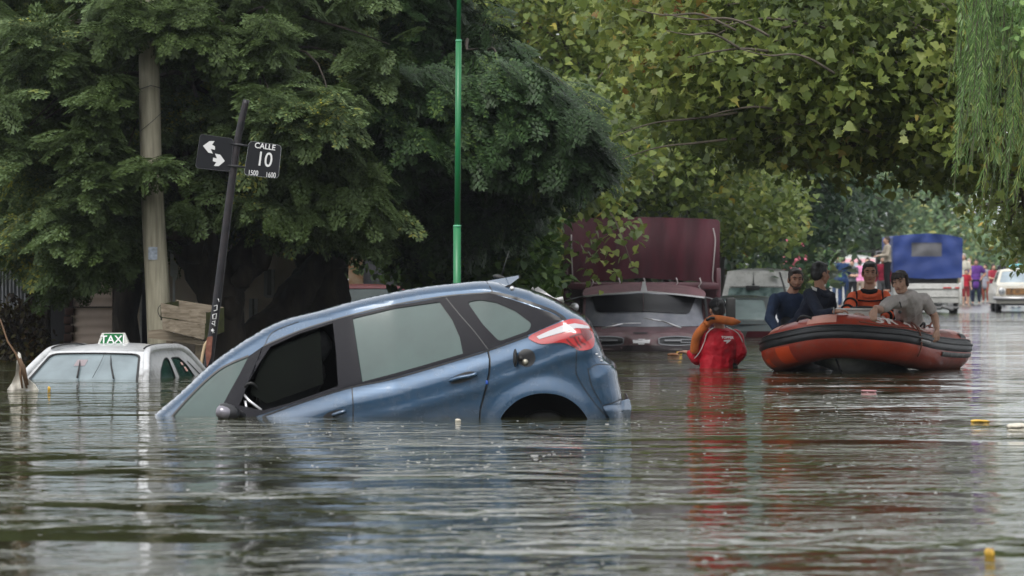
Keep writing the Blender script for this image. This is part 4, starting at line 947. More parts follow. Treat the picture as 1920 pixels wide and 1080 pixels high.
    wrap('registration', 'SR', 46.5, 51.0, d(57), .62, wl, .03); wrap('registration', '472', 53.0, 61.0, d(57), .62, wl, .03)
    s = MB()
    for k in range(7): band(s, 67+k*.9, 67.35+k*.9, d(38), d(62+4*(k % 3)), .006, na=3, back=.004)
    s.build('worn_stripes', mat('worn_pink_marks', (.45, .2, .17), .5), root)
    s = MB(); band(s, 74.5, 76, d(35), d(55), .012); s.build('black_patch', strake, root)
    # grab ropes and handles
    r = MB()
    for a, b_ in ((44, 55), (55, 64)): r.tube([tp(lerp(a, b_, k/8), d(42)-.10*math.sin(math.pi*k/8), .012) for k in range(9)], .007, 5)
    r.tube([tp(56.5, d(80-k*14), .03) for k in range(9)], .010, 5)
    for a in (62, 70): r.tube([tp(a+k*.6, d(92), .012+.075*math.sin(math.pi*k/5)) for k in range(6)], .014, 6)
    r.tube([tp(lerp(62, 74, k/10), d(98), .02+.02*math.sin(k*2)) for k in range(11)], .010, 6)
    r.build('grab_rope', mat('dirty_rope', (.25, .10, .07), .8), root)
    for a in (35, 61):
        g = MB(); g.tube([tp(a+k*.5, d(60), .015+.05*math.sin(math.pi*k/5)) for k in range(6)], .016, 6); g.build('handle', M['rubber'], root)
    # rigid hull under the tubes, floor, transom
    h = MB(); K = [(0, .16, .20), (0, .35, .07), (0, .8, -.06), (0, 1.6, -.10), (0, 2.6, -.10)]
    Lp = [(-.12, .16, .26), (-.45, .42, .22), (-.60, .8, .16), (-.62, 1.6, .12), (-.62, 2.6, .10)]
    rows = [[W(*l), W(*(lerp(np.array(l), np.array(k), .55)+np.array((0, 0, .03)))), W(*k), W(*(lerp(np.array((-l[0], l[1], l[2])), np.array(k), .55)+np.array((0, 0, .03)))), W(-l[0], l[1], l[2])] for l, k in zip(Lp, K)]
    h.add([p for r_ in rows for p in r_], [(i*5+k, i*5+k+1, (i+1)*5+k+1, (i+1)*5+k) for i in range(4) for k in range(4)])
    h.build('hull', mat('grey_white_hull', (.8, .8, .78), .4, coat=.2, var=.2, vscale=5), root)
    kk = MB(); kk.tube([W(0, y-.01, z-.005) for _, y, z in K], .014, 6); kk.build('keel_strip', M['rubber'], root)
    fl = MB(); fl.add([W(-.6, .5, .16), W(.6, .5, .16), W(.6, 2.6, .12), W(-.6, 2.6, .12)], [(0, 1, 2, 3)], False); fl.build('floor', M['rubber'], root)
    tr = MB(); a_ = W(0, 2.6, .25); tr.box(a_, (1.1, .05, .42), Matrix.Rotation(-al, 3, 'Z'), .01); tr.build('transom', M['dirtywhite'], root)
    cb = MB(); Rz = Matrix.Rotation(-.1, 3, 'Z'); cc = P(1610, 600, 46.0); cb.box(cc-Vector((0, 0, .12)), (.52, .34, .46), Rz, .03); cb.box(cc+Vector((0, .02, .125)), (.56, .36, .03), Rz, .012); co = cb.build('console', mat('cream_gelcoat', (.55, .53, .50), .35, coat=.3), root)
    sw = MB(); s0 = P(1622, 581, 46.0); sw.tube([s0+Vector((.17*math.cos(a), .12*math.sin(a), .03*math.sin(a))) for a in np.linspace(0, 2*math.pi, 19)], .018, 7, caps=False); sw.tube([s0, s0-Vector((0, 0, .1))], .02, 6); sw.build('steering_wheel', M['rubber'], co)
boat()
# ================================================================ far vehicles
def wheel(mb, c, r, wd, ax=(1, 0, 0)):
    ax = Vector(ax).normalized(); c = Vector(c); mb.tube([c-ax*wd/2, c-ax*wd*.4, c+ax*wd*.4, c+ax*wd/2], [r*.88, r, r, r*.88], 20)
def blue_truck():
    Y = 112.; k = Y/F; z = lambda v: EYE-(v-V0)*k; x = lambda u: (u-960)*k
    root = empty('truck', (x(1738), Y, 0), 'small white truck with blue canvas cover seen from behind', 'truck')
    tarp = mat('blue_tarpaulin', (.014, .040, .19), .6, var=.15, vscale=2, bump=.01, bscale=3)
    def tf(u, v):
        X = (u-1739)/66; V = (v-448)/72; s = abs(X)
        fold = .035*math.sin((s*1.2-V*.9)*9)*max(0, 1-V)*.9+.012*math.sin(V*14+X*3)
        return P(u, v, Y+fold*.8)
    c = MB(); out = rpoly([(1674, 443), (1700, 440), (1738, 437.5), (1775, 440), (1805, 446), (1804, 521), (1740, 523), (1674, 519)], 4)
    surf(c, out, tf, 4, holes=[rrect(1709, 455, 1766, 481, 1)], back=lambda u, v: P(u, v, Y)+Vector((0, 3.3, 0))); co = c.build('canvas_cover', tarp, root)
    c = MB(); surf(c, rrect(1708, 454, 1767, 482, 1), lambda u, v: tf(u, v)+Vector((0, .02, 0)), 6); c.build('cover_window', mat('smoky_plastic', (.10, .10, .11), .4, var=.2), co)
    b = MB(); b.box((x(1739), Y+1.7, z(550)), (x(1803)-x(1675), 3.3, z(535)-z(572)), bev=.02)
    for v in (541, 556): b.box((x(1739), Y+.04, z(v)), (x(1801)-x(1677), .05, .03), bev=.01)
    for u in (1677, 1801): b.box((x(u), Y+.03, z(550)), (.09, .08, .62), bev=.015)
    b.box((x(1804), Y+.05, z(530)), (.1, .1, .35), bev=.02)
    b.build('cargo_box', M['dirtywhite'], root)
    b = MB(); b.box((x(1739), Y+1.2, z(529)), (1.8, 1.8, .24)); b.build('opening_shade_block', M['black'], root)  # solid black block stands for the shade under the canvas
    b = MB(); b.box((x(1776), Y-.0, z(539.5)), (.24, .03, .035), bev=.005); b.box((x(1795), Y-.0, z(539.5)), (.14, .03, .035), bev=.005); b.build('tail_lamp', mat('red_reflector', (.5, .02, .02), .3), root)
    b = MB(); b.box((x(1750), Y+.0, z(577)), (1.5, .15, .07), bev=.02); b.box((x(1763), Y+.15, z(567)), (.16, .2, .14), bev=.03); b.cap((x(1768), Y-.1, z(575)), .06, (x(1784), Y-.1, z(580)), .05); b.box((x(1782), Y+.1, z(573)), (.2, .1, .2), bev=.03); b.build('tow_bar', mat('grey_steel', (.16, .16, .16), .5, metal=.4), root)
    for u in (1693, 1791): b = MB(); wheel(b, (x(u), Y+.5, .26), .30, .22); b.build('wheel', M['rubber'], root)
    b = MB(); b.box((x(1739), Y+4.3, z(535)), (1.9, 1.5, 1.5), bev=.15); b.build('cab', M['dirtywhite'], root)
    g = MB(); g.tube([(x(1645), Y+.3, z(505)), (x(1646), Y+.3, z(472)), (x(1672), Y+.3, z(472))], .04, 6); g.box((x(1660), Y+.35, z(528)), (.42, .05, .62), bev=.02); g.build('side_rail', mat('grey_rail', (.14, .14, .15), .5), root)
blue_truck()
def cream_car():
    Y = 116.; fr = frame(1917, Y, 4)
    root = empty('car', fr(0, 0, 0), 'old cream saloon with round headlamps', 'car')
    pt = mat('cream_paint', (.58, .55, .47), .4, coat=.3, var=.08)
    q, roof = shell(fr, .86, 1.27, 1.05, 1.45, 3.4, 3.0, .72, .58, .06)
    b = MB(); wn = rrect(.06, .06, .94, .90, .08)
    surf(b, U, quad(*q['front'], bulge=.03), .12, holes=[wn]); sw = [rrect(.14, .08, .5, .86, .05), rrect(.54, .08, .86, .86, .05)]
    surf(b, U, quad(*q['right']), .2, holes=sw); surf(b, U, quad(*q['left']), .2, holes=sw); surf(b, U, quad(*q['back']), .2); surf(b, U, roof, .1)
    hd = [fr(-.74, 0, .80), fr(.74, 0, .80), fr(.74, 1.05, .87), fr(-.74, 1.05, .87), fr(-.76, 4.3, .84), fr(.76, 4.3, .84)]
    md = [fr(-.80, -.04, .55), fr(.80, -.04, .55), fr(.80, 4.4, .55), fr(-.80, 4.4, .55)]; lw = [fr(-.78, .0, .26), fr(.78, .0, .26), fr(.78, 4.3, .26), fr(-.78, 4.3, .26)]
    b.add(hd+md+lw, [(0, 1, 2, 3), (3, 2, 5, 4), (6, 7, 1, 0), (7, 8, 5, 2, 1), (9, 6, 0, 3, 4), (8, 9, 4, 5), (10, 11, 7, 6), (11, 12, 8, 7), (12, 13, 9, 8), (13, 10, 6, 9)], False)
    b.build('body', pt, root)
    g = MB(); surf(g, wn, quad(*q['front'], bulge=.03, off=-.01), .12); g.build('windscreen', mat('bright_glass', (.30, .36, .40), .1, var=.2), root)
    g = MB(); [surf(g, s, quad(*q[k], off=-.01), .2) for s in sw for k in ('right', 'left')]; g.build('side_window', M['glassdark'], root)
    g = MB(); fq = quad(fr(-.76, -.04, .48), fr(.76, -.04, .48), fr(.75, -.02, .79), fr(-.75, -.02, .79), off=.012); surf(g, rrect(.17, .12, .83, .78, .03), fq, .2, back=(0, .02, 0)); g.build('grille', mat('dark_rusty_grille', (.015, .013, .012), .6, col2=(.30, .14, .03), vscale=8), root)
    for s in (.09, .91):
        h = MB(); c = fq(s, .5); h.tube([c, c+Vector((0, -.03, 0))], [.105, .095], 18); ho = h.build('headlamp', M['chrome'], root)
        h = MB(); h.ell(c+Vector((0, -.025, 0)), (.075, .03, .075)); h.build('lens', mat('lamp_glass', (.3, .32, .33), .1), ho)
    g = MB(); g.tube([fr(-.84, .1, .42), fr(-.80, -.10, .42), fr(.80, -.10, .42), fr(.84, .1, .42)], .055, 8); g.build('bumper', mat('dull_chrome', (.45, .45, .45), .35, metal=.7), root)
    g = MB(); g.box(fr(0, .3, .30), (1.3, .5, .2), bev=.02); g.build('front_axle', M['black'], root)
    for sx in (-.68, .68):
        for yy in (.75, 3.3): g = MB(); wheel(g, fr(sx, yy, .29), .31, .18, fr(1, 0, 0)-fr(0, 0, 0)); g.build('wheel', M['rubber'], root)
cream_car()
def minibus():
    Y = 143.; fr = frame(1605, Y, 0)
    root = empty('minibus', fr(0, 0, 0), 'white and pink minibus with roof rack far down the street', 'minibus')
    q, roof = shell(fr, 1.05, 1.75, .0, .25, 4.4, 4.1, .95, .78, .12)
    b = MB(); wn = rrect(.12, .02, .88, .70, .08); surf(b, U, quad(*q['front'], bulge=.05), .12, holes=[wn]); sw = [rrect(.08, .1, .34, .8, .03), rrect(.38, .1, .62, .8, .03), rrect(.66, .1, .92, .8, .03)]
    surf(b, U, quad(*q['right']), .2, holes=sw); surf(b, U, quad(*q['left']), .2, holes=sw); surf(b, U, quad(*q['back']), .3); surf(b, U, roof, .1)
    low = [fr(-.97, -.05, .25), fr(.97, -.05, .25), fr(.97, 4.5, .25), fr(-.97, 4.5, .25)]; up = list(q['front'][:2])+[fr(.95, 4.4, 1.05), fr(-.95, 4.4, 1.05)]
    b.add(low+up, [(i, (i+1) % 4, 4+(i+1) % 4, 4+i) for i in range(4)], False); b.build('body', M['dirtywhite'], root)
    g = MB(); surf(g, wn, quad(*q['front'], bulge=.05, off=-.01), .12); g.build('rear_window', mat('grey_blue_glass', (.28, .33, .36), .15), root)
    g = MB(); [surf(g, s, quad(*q[k], off=-.01), .3) for s in sw for k in ('right', 'left')]; g.build('side_window', M['glassdark'], root)
    g = MB(); surf(g, rrect(.06, .74, .94, .93, .03), quad(*q['front'], bulge=.05, off=.01), .12); g.build('pink_band', mat('pink_band', (.62, .28, .32), .5), root)
    g = MB(); [g.tube([fr(-.75, y, 2.0), fr(.75, y, 2.0)], .03, 5) for y in (.5, 1.3, 2.1, 2.9)]; [g.tube([fr(s, .4, 2.0), fr(s, 3.1, 2.0)], .04, 5) for s in (-.75, .75)]; [g.tube([fr(s, y, 1.75), fr(s, y, 2.0)], .02, 5) for s in (-.72, .72) for y in (.5, 2.9)]; g.build('roof_rack', M['rubber'], root)
    for sx in (-.8, .8):
        for yy in (.7, 3.6): g = MB(); wheel(g, fr(sx, yy, .33), .33, .2); g.build('wheel', M['rubber'], root)
minibus()

# ================================================================ street furniture
def utility_pole():
    Y = 48.; root = empty('utility_pole', P(300, 690, Y), 'thick weathered wooden pole with a small grey metal plate, behind the taxi', 'utility pole')
    pts = [(309, 712), (301, 660), (298, 600), (294, 520), (287, 400), (283, 300), (281, 200), (279, 100), (277, 0), (274, -160)]; rr = [25, 23.5, 23, 22.5, 21.5, 20.5, 20, 19, 18, 17]
    p = crv([(*a, r) for a, r in zip(pts, rr)], 5); m = MB(); m.tube([P(a, b, Y) for a, b, _ in p], [r*Y/F for *_, r in p], 20); m.build('shaft', M['polewood'], root)
    m = MB(); surf(m, rrect(278, 463, 295, 487, 2), lambda u, v: P(u, v, Y-.155+((u-288)/22)**2*.05), 4, back=(0, .02, 0)); m.build('metal_plate', mat('zinc_plate', (.22, .25, .29), .45, metal=.4, var=.3, vscale=30), root)
    m = MB(); m.tube([P(260, 168, Y-.17), P(283, 160, Y-.2), P(304, 166, Y-.17)], .006, 5); m.tube([P(305, 210, Y-.12), P(285, 228, Y-.18), P(263, 246, Y-.12)], .004, 5); m.build('tie_wire', M['rubber'], root)
utility_pole()
def street_sign():
    Y = 45.; root = empty('street_sign', P(390, 701, Y), 'leaning black street name post with arrow plate and CALLE 10 plate', 'street sign')
    pm = mat('black_pole_paint', (.008, .009, .012), .35, spec=.35, col2=(.025, .02, .022), vscale=9)
    m = MB(); pp = crv([(387, 712, 8.8), (394, 660, 8.6), (406, 570, 8.4), (422, 440, 7.8), (436, 330, 7.4), (448, 250, 7), (462, 187, 6.2)], 5); m.tube([P(a, b, Y) for a, b, _ in pp], [r*Y/F for *_, r in pp], 14); m.build('post', pm, root)
    def plate(nm, poly, pl, edge_col):
        m = MB(); surf(m, poly, lambda u, v: P(u, v, Y-.03+pl*(u-445)/60), 20, back=(0, .02, 0)); o = m.build(nm, mat('black_enamel', (.006, .0065, .009), .4, spec=.3), root)
        c = np.mean(np.array(poly), 0); m = MB(); ins = [tuple(c+(np.array(p)-c)*.985) for p in poly]
        surf(m, poly, lambda u, v: P(u, v, Y-.034+pl*(u-445)/60), 20, holes=[ins]); m.build('plate_edge', mat('edge_white', edge_col, .5), o); return o  # thin rim, paler than the plate face
    a = plate('arrow_plate', rpoly([(375, 251), (438, 260), (433, 322), (366, 315)], 7), .05, (.10, .10, .11))
    f = lambda u, v: P(u, v, Y-.040+.05*(u-445)/60)
    # arrow outlines: left pointing above, right pointing below
    m = MB(); surf(m, [(380.5, 273.5), (393, 264.5), (402.5, 264.5), (397.5, 271.5), (403, 274.5), (403, 281), (395, 279), (399, 288), (390.5, 286)], f, 8, back=(0, .003, 0))
    surf(m, [(421.5, 302), (410, 311.5), (401, 311), (405.5, 304.5), (399, 302), (399.5, 295.5), (407, 297), (403, 288), (413, 290)], f, 8, back=(0, .003, 0)); m.build('arrows', M['signwhite'], a)
    b = plate('name_plate', rpoly([(467, 264), (528, 272), (522, 335), (457, 328)], 8), -.03, (.28, .30, .30))
    roll = -math.atan2(8, 61); yy = lambda u: Y-.040-.03*(u-445)/60-.002
    sc = Y/F
    text('lettering', 'CALLE', 14.5*sc, P(497, 275, yy(497)), M['signwhite'], b, roll=roll, bold=.0016, sx=.95)
    text('lettering', '10', 38*sc, P(495.5, 300, yy(495)), M['signwhite'], b, roll=roll, bold=.0012, sx=.82)
    text('lettering', '1500', 13.5*sc, P(474.5, 324.5, yy(474)), M['signwhite'], b, roll=roll*.6, sx=.72, bold=.0006)
    text('lettering', '1600', 13.5*sc, P(507.5, 328.5, yy(507)), M['signwhite'], b, roll=roll*.6, sx=.72, bold=.0006)
    m = MB()
    for v0, u0 in ((271, 446), (311, 438)): m.tube([P(u0-14, v0-1, Y-.03), P(u0, v0, Y-.06), P(u0+22, v0+3, Y-.03)], .012, 6); m.tube([P(u0-9, v0, Y), P(u0, v0, Y-.065), P(u0+9, v0+1, Y)], .016, 6)
    m.build('clamp', M['black'], root)
    g = MB()   # scrawled paint marks on the post
    for pts in ([(401, 574), (407, 572), (407, 581), (401, 583)], [(399, 590), (406, 588), (405, 598), (399, 598), (399, 590)], [(398, 604), (403, 601), (402, 612)], [(397, 606), (404, 611)], [(396, 621), (402, 619)], [(399, 616), (399, 625)], [(396, 618), (402, 624)], [(409, 560), (411, 566)]):
        g.tube([P(u, v, Y-.062) for u, v in pts], .006, 4)
    g.build('scrawled_paint', M['signwhite'], root)
    g = MB(); surf(g, rpoly([(388, 632), (399, 630), (396, 668), (388, 690), (385, 660)], 3), lambda u, v: P(u, v, Y-.066+abs(u-(406-(v-570)*.13))*.0008), 5); g.build('rust_patch', mat('rust', (.09, .022, .012), .8, col2=(.2, .08, .05), vscale=14), root)
street_sign()
def green_pole():
    Y = 40.; k = Y/F; root = empty('street_light_pole', P(858, 724, Y), 'slender bright green stepped steel pole behind the blue car', 'pole')
    gm = mat('green_enamel', (.004, .15, .045), .4, coat=.15, var=.10, vscale=3)
    m = MB(); z = lambda v: P(858, v, Y)
    m.tube([P(857, 735, Y), P(857, 424, Y)], 7.2*k, 16); m.tube([P(857.5, 424, Y), P(860, 76, Y)], 5.6*k, 16); m.tube([P(860, 76, Y), P(862.5, -260, Y)], 4.3*k, 16); m.build('shaft', gm, root)
    m = MB(); m.tube([P(857.3, 425.5, Y), P(857.3, 422, Y)], 7.5*k, 16); m.tube([P(860, 77.5, Y), P(860, 74.5, Y)], 5.9*k, 16); m.build('joint_ring', mat('pale_green_joint', (.12, .42, .25), .4), root)
    m = MB(); m.tube(crv([P(862.5, -258, Y), P(862, -300, Y), P(900, -330, Y), P(1010, -340, Y)], 6), 3.6*k, 10); m.build('arm', gm, root)
    m = MB(); m.ell(P(1035, -338, Y), (.22, .1, .07)); m.build('lamp_head', M['dirtywhite'], root)
    r = empty('street_light_pole', P(1553, 600, 108), 'short green post far down the street beside the pink bush', 'pole'); kk = 108/F
    m = MB(); m.tube([P(1553, 600, 108), P(1552.5, 530, 108), P(1552, 457, 108)], [3.4*kk, 3.2*kk, 2.8*kk], 10); m.build('shaft', gm, r)
green_pole()
def waste_crate():
    Y = 47.; root = empty('wooden_bin', P(350, 640, Y), 'raised rubbish bin of weathered planks between the wooden pole and the sign post', 'bin')
    m = MB()
    def plank(a, b, c, d, nm='plank', mt=M['wood'], y0=0.): 
        m = MB(); surf(m, rpoly([a, b, c, d], 1.5), lambda u, v: P(u, v, Y+y0+.10*(u-340)/60+.01*math.sin(u*.3)), 8, back=(0, .035, 0)); return m.build(nm, mt, root)
    plank((301, 568), (386, 585), (386, 607), (303, 594)); plank((304, 596), (385, 609), (383, 637), (305, 618))
    mg = mat('mossy_plank', (.035, .04, .012), .9, col2=(.08, .09, .02), vscale=8)
    m = MB(); q = quad(P(384, 588, Y+.08), P(420, 576, Y+.75), P(420, 622, Y+.75), P(384, 637, Y+.08)); surf(m, U, q, .5, back=(0, .03, 0)); m.build('side_plank', mg, root)
    m = MB(); q = quad(P(301, 570, Y+.05), P(335, 564, Y+.75), P(335, 606, Y+.75), P(301, 600, Y+.05)); surf(m, U, q, .5, back=(0, .03, 0)); m.build('side_plank', mg, root)
    m = MB(); surf(m, [(330, 562), (420, 576), (420, 590), (330, 576)], lambda u, v: P(u, v, Y+.75), 30, back=(0, .03, 0)); surf(m, [(330, 580), (420, 594), (420, 618), (330, 602)], lambda u, v: P(u, v, Y+.76), 30, back=(0, .03, 0)); m.build('back_plank', M['wood'], root)
    m = MB(); surf(m, [(278, 620), (300, 617), (383, 640), (383, 648), (278, 634)], lambda u, v: P(u, v, Y+.12), 12, back=(0, .08, 0)); m.build('bottom_rail', M['wood'], root)
    for u in (318, 372): m = MB(); m.box(P(u, 665, Y+.35), (.08, .08, .62), bev=.01); m.build('leg', M['wood'], root)
    m = MB(); m.tube(crv([P(306, 570, Y-.02), P(299, 574, Y-.03), P(296, 582, Y-.02), P(299, 592, Y-.02), P(304, 598, Y)], 3), .006, 4); m.build('tie_wire', M['rubber'], root)
waste_crate()
def stakes():
    r = MB(); Y = 45.6; r.tube([P(a, b, Y) for a, b in crv([(376, 700), (379, 670), (384, 648), (389, 640)], 4)], .018, 7)
    tag(r.build('broken_branch', mat('pale_split_wood', (.42, .32, .2), .8, var=.2)), 'pale broken branch end sticking up beside the foot of the sign post', 'branch')
    # cloth and twig bundle in the water left of the taxi
    Y = 38.7; b = MB()
    def cl(u, v): return P(u, v, Y+.05*math.sin(u*.22)+.03*math.sin(v*.12+u*.15))
    surf(b, [(34, 660), (38, 664), (41, 680), (42, 700), (54, 712), (66, 722), (72, 732), (50, 731), (30, 733), (13, 731), (22, 718), (29, 702), (31, 680)], cl, 3, back=(0, .05, 0))
    o = b.build('rag_bundle', mat('wet_white_rag', (.36, .33, .29), .7, col2=(.58, .56, .5), vscale=12, bump=.01, bscale=20)); tag(o, 'wet white rag snagged on sticks in the water left of the taxi', 'rag')
    t = MB(); t.tube([P(a, b_, Y-.06) for a, b_ in ((0, 598), (14, 640), (30, 664), (40, 690), (50, 728))], [.008, .010, .012, .014, .012], 5)
    t.tube([P(a, b_, Y-.07) for a, b_ in ((36, 672), (44, 690), (52, 722))], [.02, .026, .012], 6); t.tube([P(a, b_, Y-.07) for a, b_ in ((40, 682), (38, 700), (42, 728))], [.014, .016, .01], 6)
    tag(t.build('stick_tangle', mat('brown_stick', (.13, .075, .04), .8, var=.4)), 'tangle of brown sticks standing in the white rag left of the taxi', 'sticks')
    w_ = MB(); Y = 50.
    f = lambda u, v: P(u, v, Y+.03*math.sin(u*.25)+.03*math.sin(v*.3))
    surf(w_, [(1001, 549), (1003, 541), (1009, 538), (1020, 545), (1033, 555), (1030, 562), (1010, 556)], f, 3, back=(0, .04, 0)); surf(w_, [(1036, 561), (1046, 558), (1055, 556), (1058, 566), (1054, 571), (1042, 570)], f, 3, back=(0, .04, 0)); surf(w_, [(996, 541), (999, 538), (1002, 542), (1000, 547), (995, 546)], f, 3, back=(0, .03, 0))
    surf(w_, [(1030, 553), (1042, 560), (1040, 566), (1024, 575), (1010, 572), (1005, 556)], f, 3, back=(0, .04, 0)); w_.box(P(1028, 610, Y+.1), (.05, .05, .8)); w_.box(P(1028, 572, Y+.1), (.4, .05, .05))
    tag(w_.build('torn_plastic_sheet', mat('white_plastic', (.82, .82, .84), .35, var=.08)), 'torn white plastic sheet on a post just behind the tail of the blue car', 'plastic sheet')
    g = MB(); f = lambda u, v: P(u, v, 51.5+.02*math.sin(v*.4))
    surf(g, [(319, 473), (325, 477), (326, 488), (333, 497), (334, 508), (332, 520), (329, 527), (323, 520), (319, 516)], f, 4, back=(0, .02, 0)); g.box(P(326, 560, 51.6), (.03, .03, 1.0))
    tag(g.build('white_notice_board', mat('notice_white', (.7, .72, .74), .5, var=.1)), 'small white notice board showing through leaves just right of the wooden pole', 'board')
stakes()

# ================================================================ house and fence on the left
def house():
    Y = 57.; k = Y/F; root = empty('house', (P(300, 0, Y).x, Y, 0), 'shaded beige house with a garage door behind the taxi', 'house')
    x = lambda u: (u-960)*k; z = lambda v: EYE-(v-V0)*k
    plaster = mat('stained_plaster', (.6, .5, .4), .9, col2=(.78, .7, .6), vscale=1.2, bump=.004, bscale=30)
    cream = mat('cream_plaster', (.55, .46, .36), .85, var=.15, vscale=2); brown = mat('brown_shutter', (.028, .018, .013), .7, var=.3, vscale=3); beige = mat('beige_garage_paint', (.62, .50, .42), .75, var=.18, vscale=2)
    m = MB(); m.box((x(165), Y+3.2, 1.7), (x(580)-x(-250), 6., 5.4)); m.build('wall', plaster, root)
    m = MB(); m.box((x(165), Y+3, 4.6), (x(580)-x(-250)+.8, 7, .3), bev=.02); m.build('roof', mat('roof_slab', (.12, .06, .04), .8, var=.2), root)
    m = MB(); surf(m, [(133, 420), (210, 420), (210, 720), (133, 720)], lambda u, v: P(u, v, Y+.05+.012*math.sin(v*.38)), (60, 4), back=(0, .06, 0)); m.build('garage_door', beige, root)
    m = MB(); m.box((x(171), Y+.02, z(576)), (x(210)-x(133), .03, .02)); m.build('door_seam', brown, root)
    m = MB(); m.box((x(233), Y+.1, .9), (x(256)-x(210), .08, 4.0)); m.build('shutter', brown, root)
    m = MB(); m.box((x(227), Y-.02, 1.2), (.05, .06, 3.6), bev=.01); m.box((x(259), Y-.02, 1.2), (.065, .08, 3.6), bev=.01); m.build('door_post', cream, root)
    m = MB(); m.box((x(264.5), Y-.05, 1.2), (.03, .04, 3.6)); m.build('white_downpipe', M['dirtywhite'], root)
    m = MB()
    for v in (500, 530, 560, 590, 617): m.box((x(273), Y, z(v)), (.12, .03, .02))
    m.box((x(273), Y+.05, .9), (.13, .02, 3.2)); m.build('metal_shutter', mat('grey_shutter', (.12, .13, .16), .5, metal=.3, var=.2), root)
    m = MB(); m.box((x(113), Y+.1, .9), (x(133)-x(95), .1, 4)); m.build('doorway_shade_slab', M['black'], root)  # black slab paints the shade inside the door gap
    m = MB()
    for i in range(26): m.box((x(128+2*(i % 2)), Y+.02, -.3+i*.13), (.13, .08, .11), bev=.01)
    m.build('brick_jamb', mat('dark_brick', (.04, .018, .012), .9, var=.4, vscale=6), root)
    # small windows glimpsed between the limbs
    m = MB(); fr_ = MB()
    for (u0, u1, v0, v1) in ((498, 512, 505, 556), (470, 480, 560, 600), (555, 572, 540, 600)):
        fr_.box((x(u0), Y-.0, z((v0+v1)/2)), (.045, .08, (v1-v0)*k)); fr_.box((x(u1), Y-.0, z((v0+v1)/2)), (.045, .08, (v1-v0)*k)); fr_.box((x((u0+u1)/2), Y, z(v1)), ((u1-u0)*k, .08, .04)); m.box((x((u0+u1)/2), Y+.17, z((v0+v1)/2)), ((u1-u0)*k, .03, (v1-v0)*k))
    fo = fr_.build('window_frame', M['dirtywhite'], root); m.build('pane', mat('net_curtain_glass', (.18, .18, .16), .2, var=.3), fo)
    # orange brick pier and grey metal gate beyond the second trunk
    r2 = empty('gate', (x(690), Y+8, 0), 'grey sheet metal gate with orange brick pier behind the red car', 'gate'); Y2 = 66.; k2 = Y2/F
    X = lambda u: (u-960)*k2
    m = MB(); m.box((X(668), Y2, .9), (X(682)-X(655), .35, 2.2), bev=.01); m.build('brick_pier', mat('orange_brick', (.26, .13, .05), .85, col2=(.42, .33, .24), vscale=5, bump=.01, bscale=9), r2)
    m = MB()
    for u in range(684, 760, 6): m.box((X(u), Y2, .9), (.045, .04, 2.0))
    m.box((X(722), Y2+.05, .9), (X(762)-X(680), .02, 1.95)); m.build('gate_sheet', mat('grey_sheet_metal', (.15, .155, .18), .45, metal=.3, var=.25), r2)
    # fence with metal sheets and dead creeper
    r3 = empty('fence', P(40, 700, 52), 'fence of grey corrugated sheets over a low rough wall', 'fence'); Y3 = 52.
    def sh(u, v): return P(u, v, Y3+.03*math.sin(u*.9))
    m = MB(); surf(m, [(-260, 470), (75, 470), (75, 580), (-260, 580)], sh, (2, 60)); m.build('sheet', mat('bluish_corrugated_sheet', (.3, .31, .34), .5, metal=.1, col2=(.5, .51, .54), vscale=3, stretch=(4, 1, .5)), r3)
    m = MB(); m.box(P(-80, 645, Y3+.15), (2.4, .2, .95), bev=.02); m.build('low_wall', mat('mossy_rough_wall', (.09, .08, .06), .95, col2=(.28, .26, .22), vscale=6, bump=.02, bscale=14), r3)
    for u in (88, 60): m = MB(); m.tube([P(u, 720, Y3-.05), P(u+1, 470, Y3-.05)], .05, 7); m.build('post', M['bark'], r3)
house()
# ================================================================ foliage
def tmpl(faces):
    """list of polygons (same vertex count) -> array F,k,3"""
    return np.array(faces, float)
def diamond(p, d, L, w_, n=(0, 0, 1)):
    p = np.array(p, float); d = np.array(d, float); d /= np.linalg.norm(d); s = np.cross(d, n); s /= np.linalg.norm(s)
    return [p, p+d*L*.45+s*w_*.5, p+d*L, p+d*L*.45-s*w_*.5]
def t_melia(seed):
    """twice pinnate leaf along +y, length 1"""
    r = random.Random(seed); out = []
    for i in range(5):
        y = .22+.17*i; L = .34-.035*i-(.04 if i == 0 else 0)
        for s in (-1, 1):
            a = math.radians(52-4*i+r.uniform(-6, 6)); dx, dy = s*math.sin(a), math.cos(a)
            for j in range(3):
                t = (j+1)/3.3*L; px, py = dx*t, y+dy*t
                for q in (-1, 1):
                    b = a*s+q*.95+r.uniform(-.15, .15); out.append(diamond((px, py, -.35*(py**2)*.6-.25*abs(px)), (math.sin(b), math.cos(b), -.25), .15, .075))
            out.append(diamond((dx*L*.92, y+dy*L*.92, -.35*(y+dy*L)**2*.6-.25*abs(dx*L)), (dx, dy, -.3), .13, .06))
    out.append(diamond((0, .9, -.18), (0, 1, -.4), .16, .07))
    return tmpl(out)
PLANE = [(0, 0), (.24, -.10), (.30, .08), (.60, .14), (.40, .34), (.46, .66), (.20, .58), (0, 1.0), (-.20, .58), (-.46, .66), (-.40, .34), (-.60, .14), (-.30, .08), (-.24, -.10)]
HEART = [(0, 0), (.26, -.07), (.42, .16), (.34, .50), (0, 1.0), (-.34, .50), (-.42, .16), (-.26, -.07)]
OVAL = [(0, 0), (.24, .25), (.26, .55), (0, 1), (-.26, .55), (-.24, .25)]
def flatleaf(o, cup=.12):
    return tmpl([[(x, y, -cup*(y**2)+.18*abs(x)) for x, y in o]])
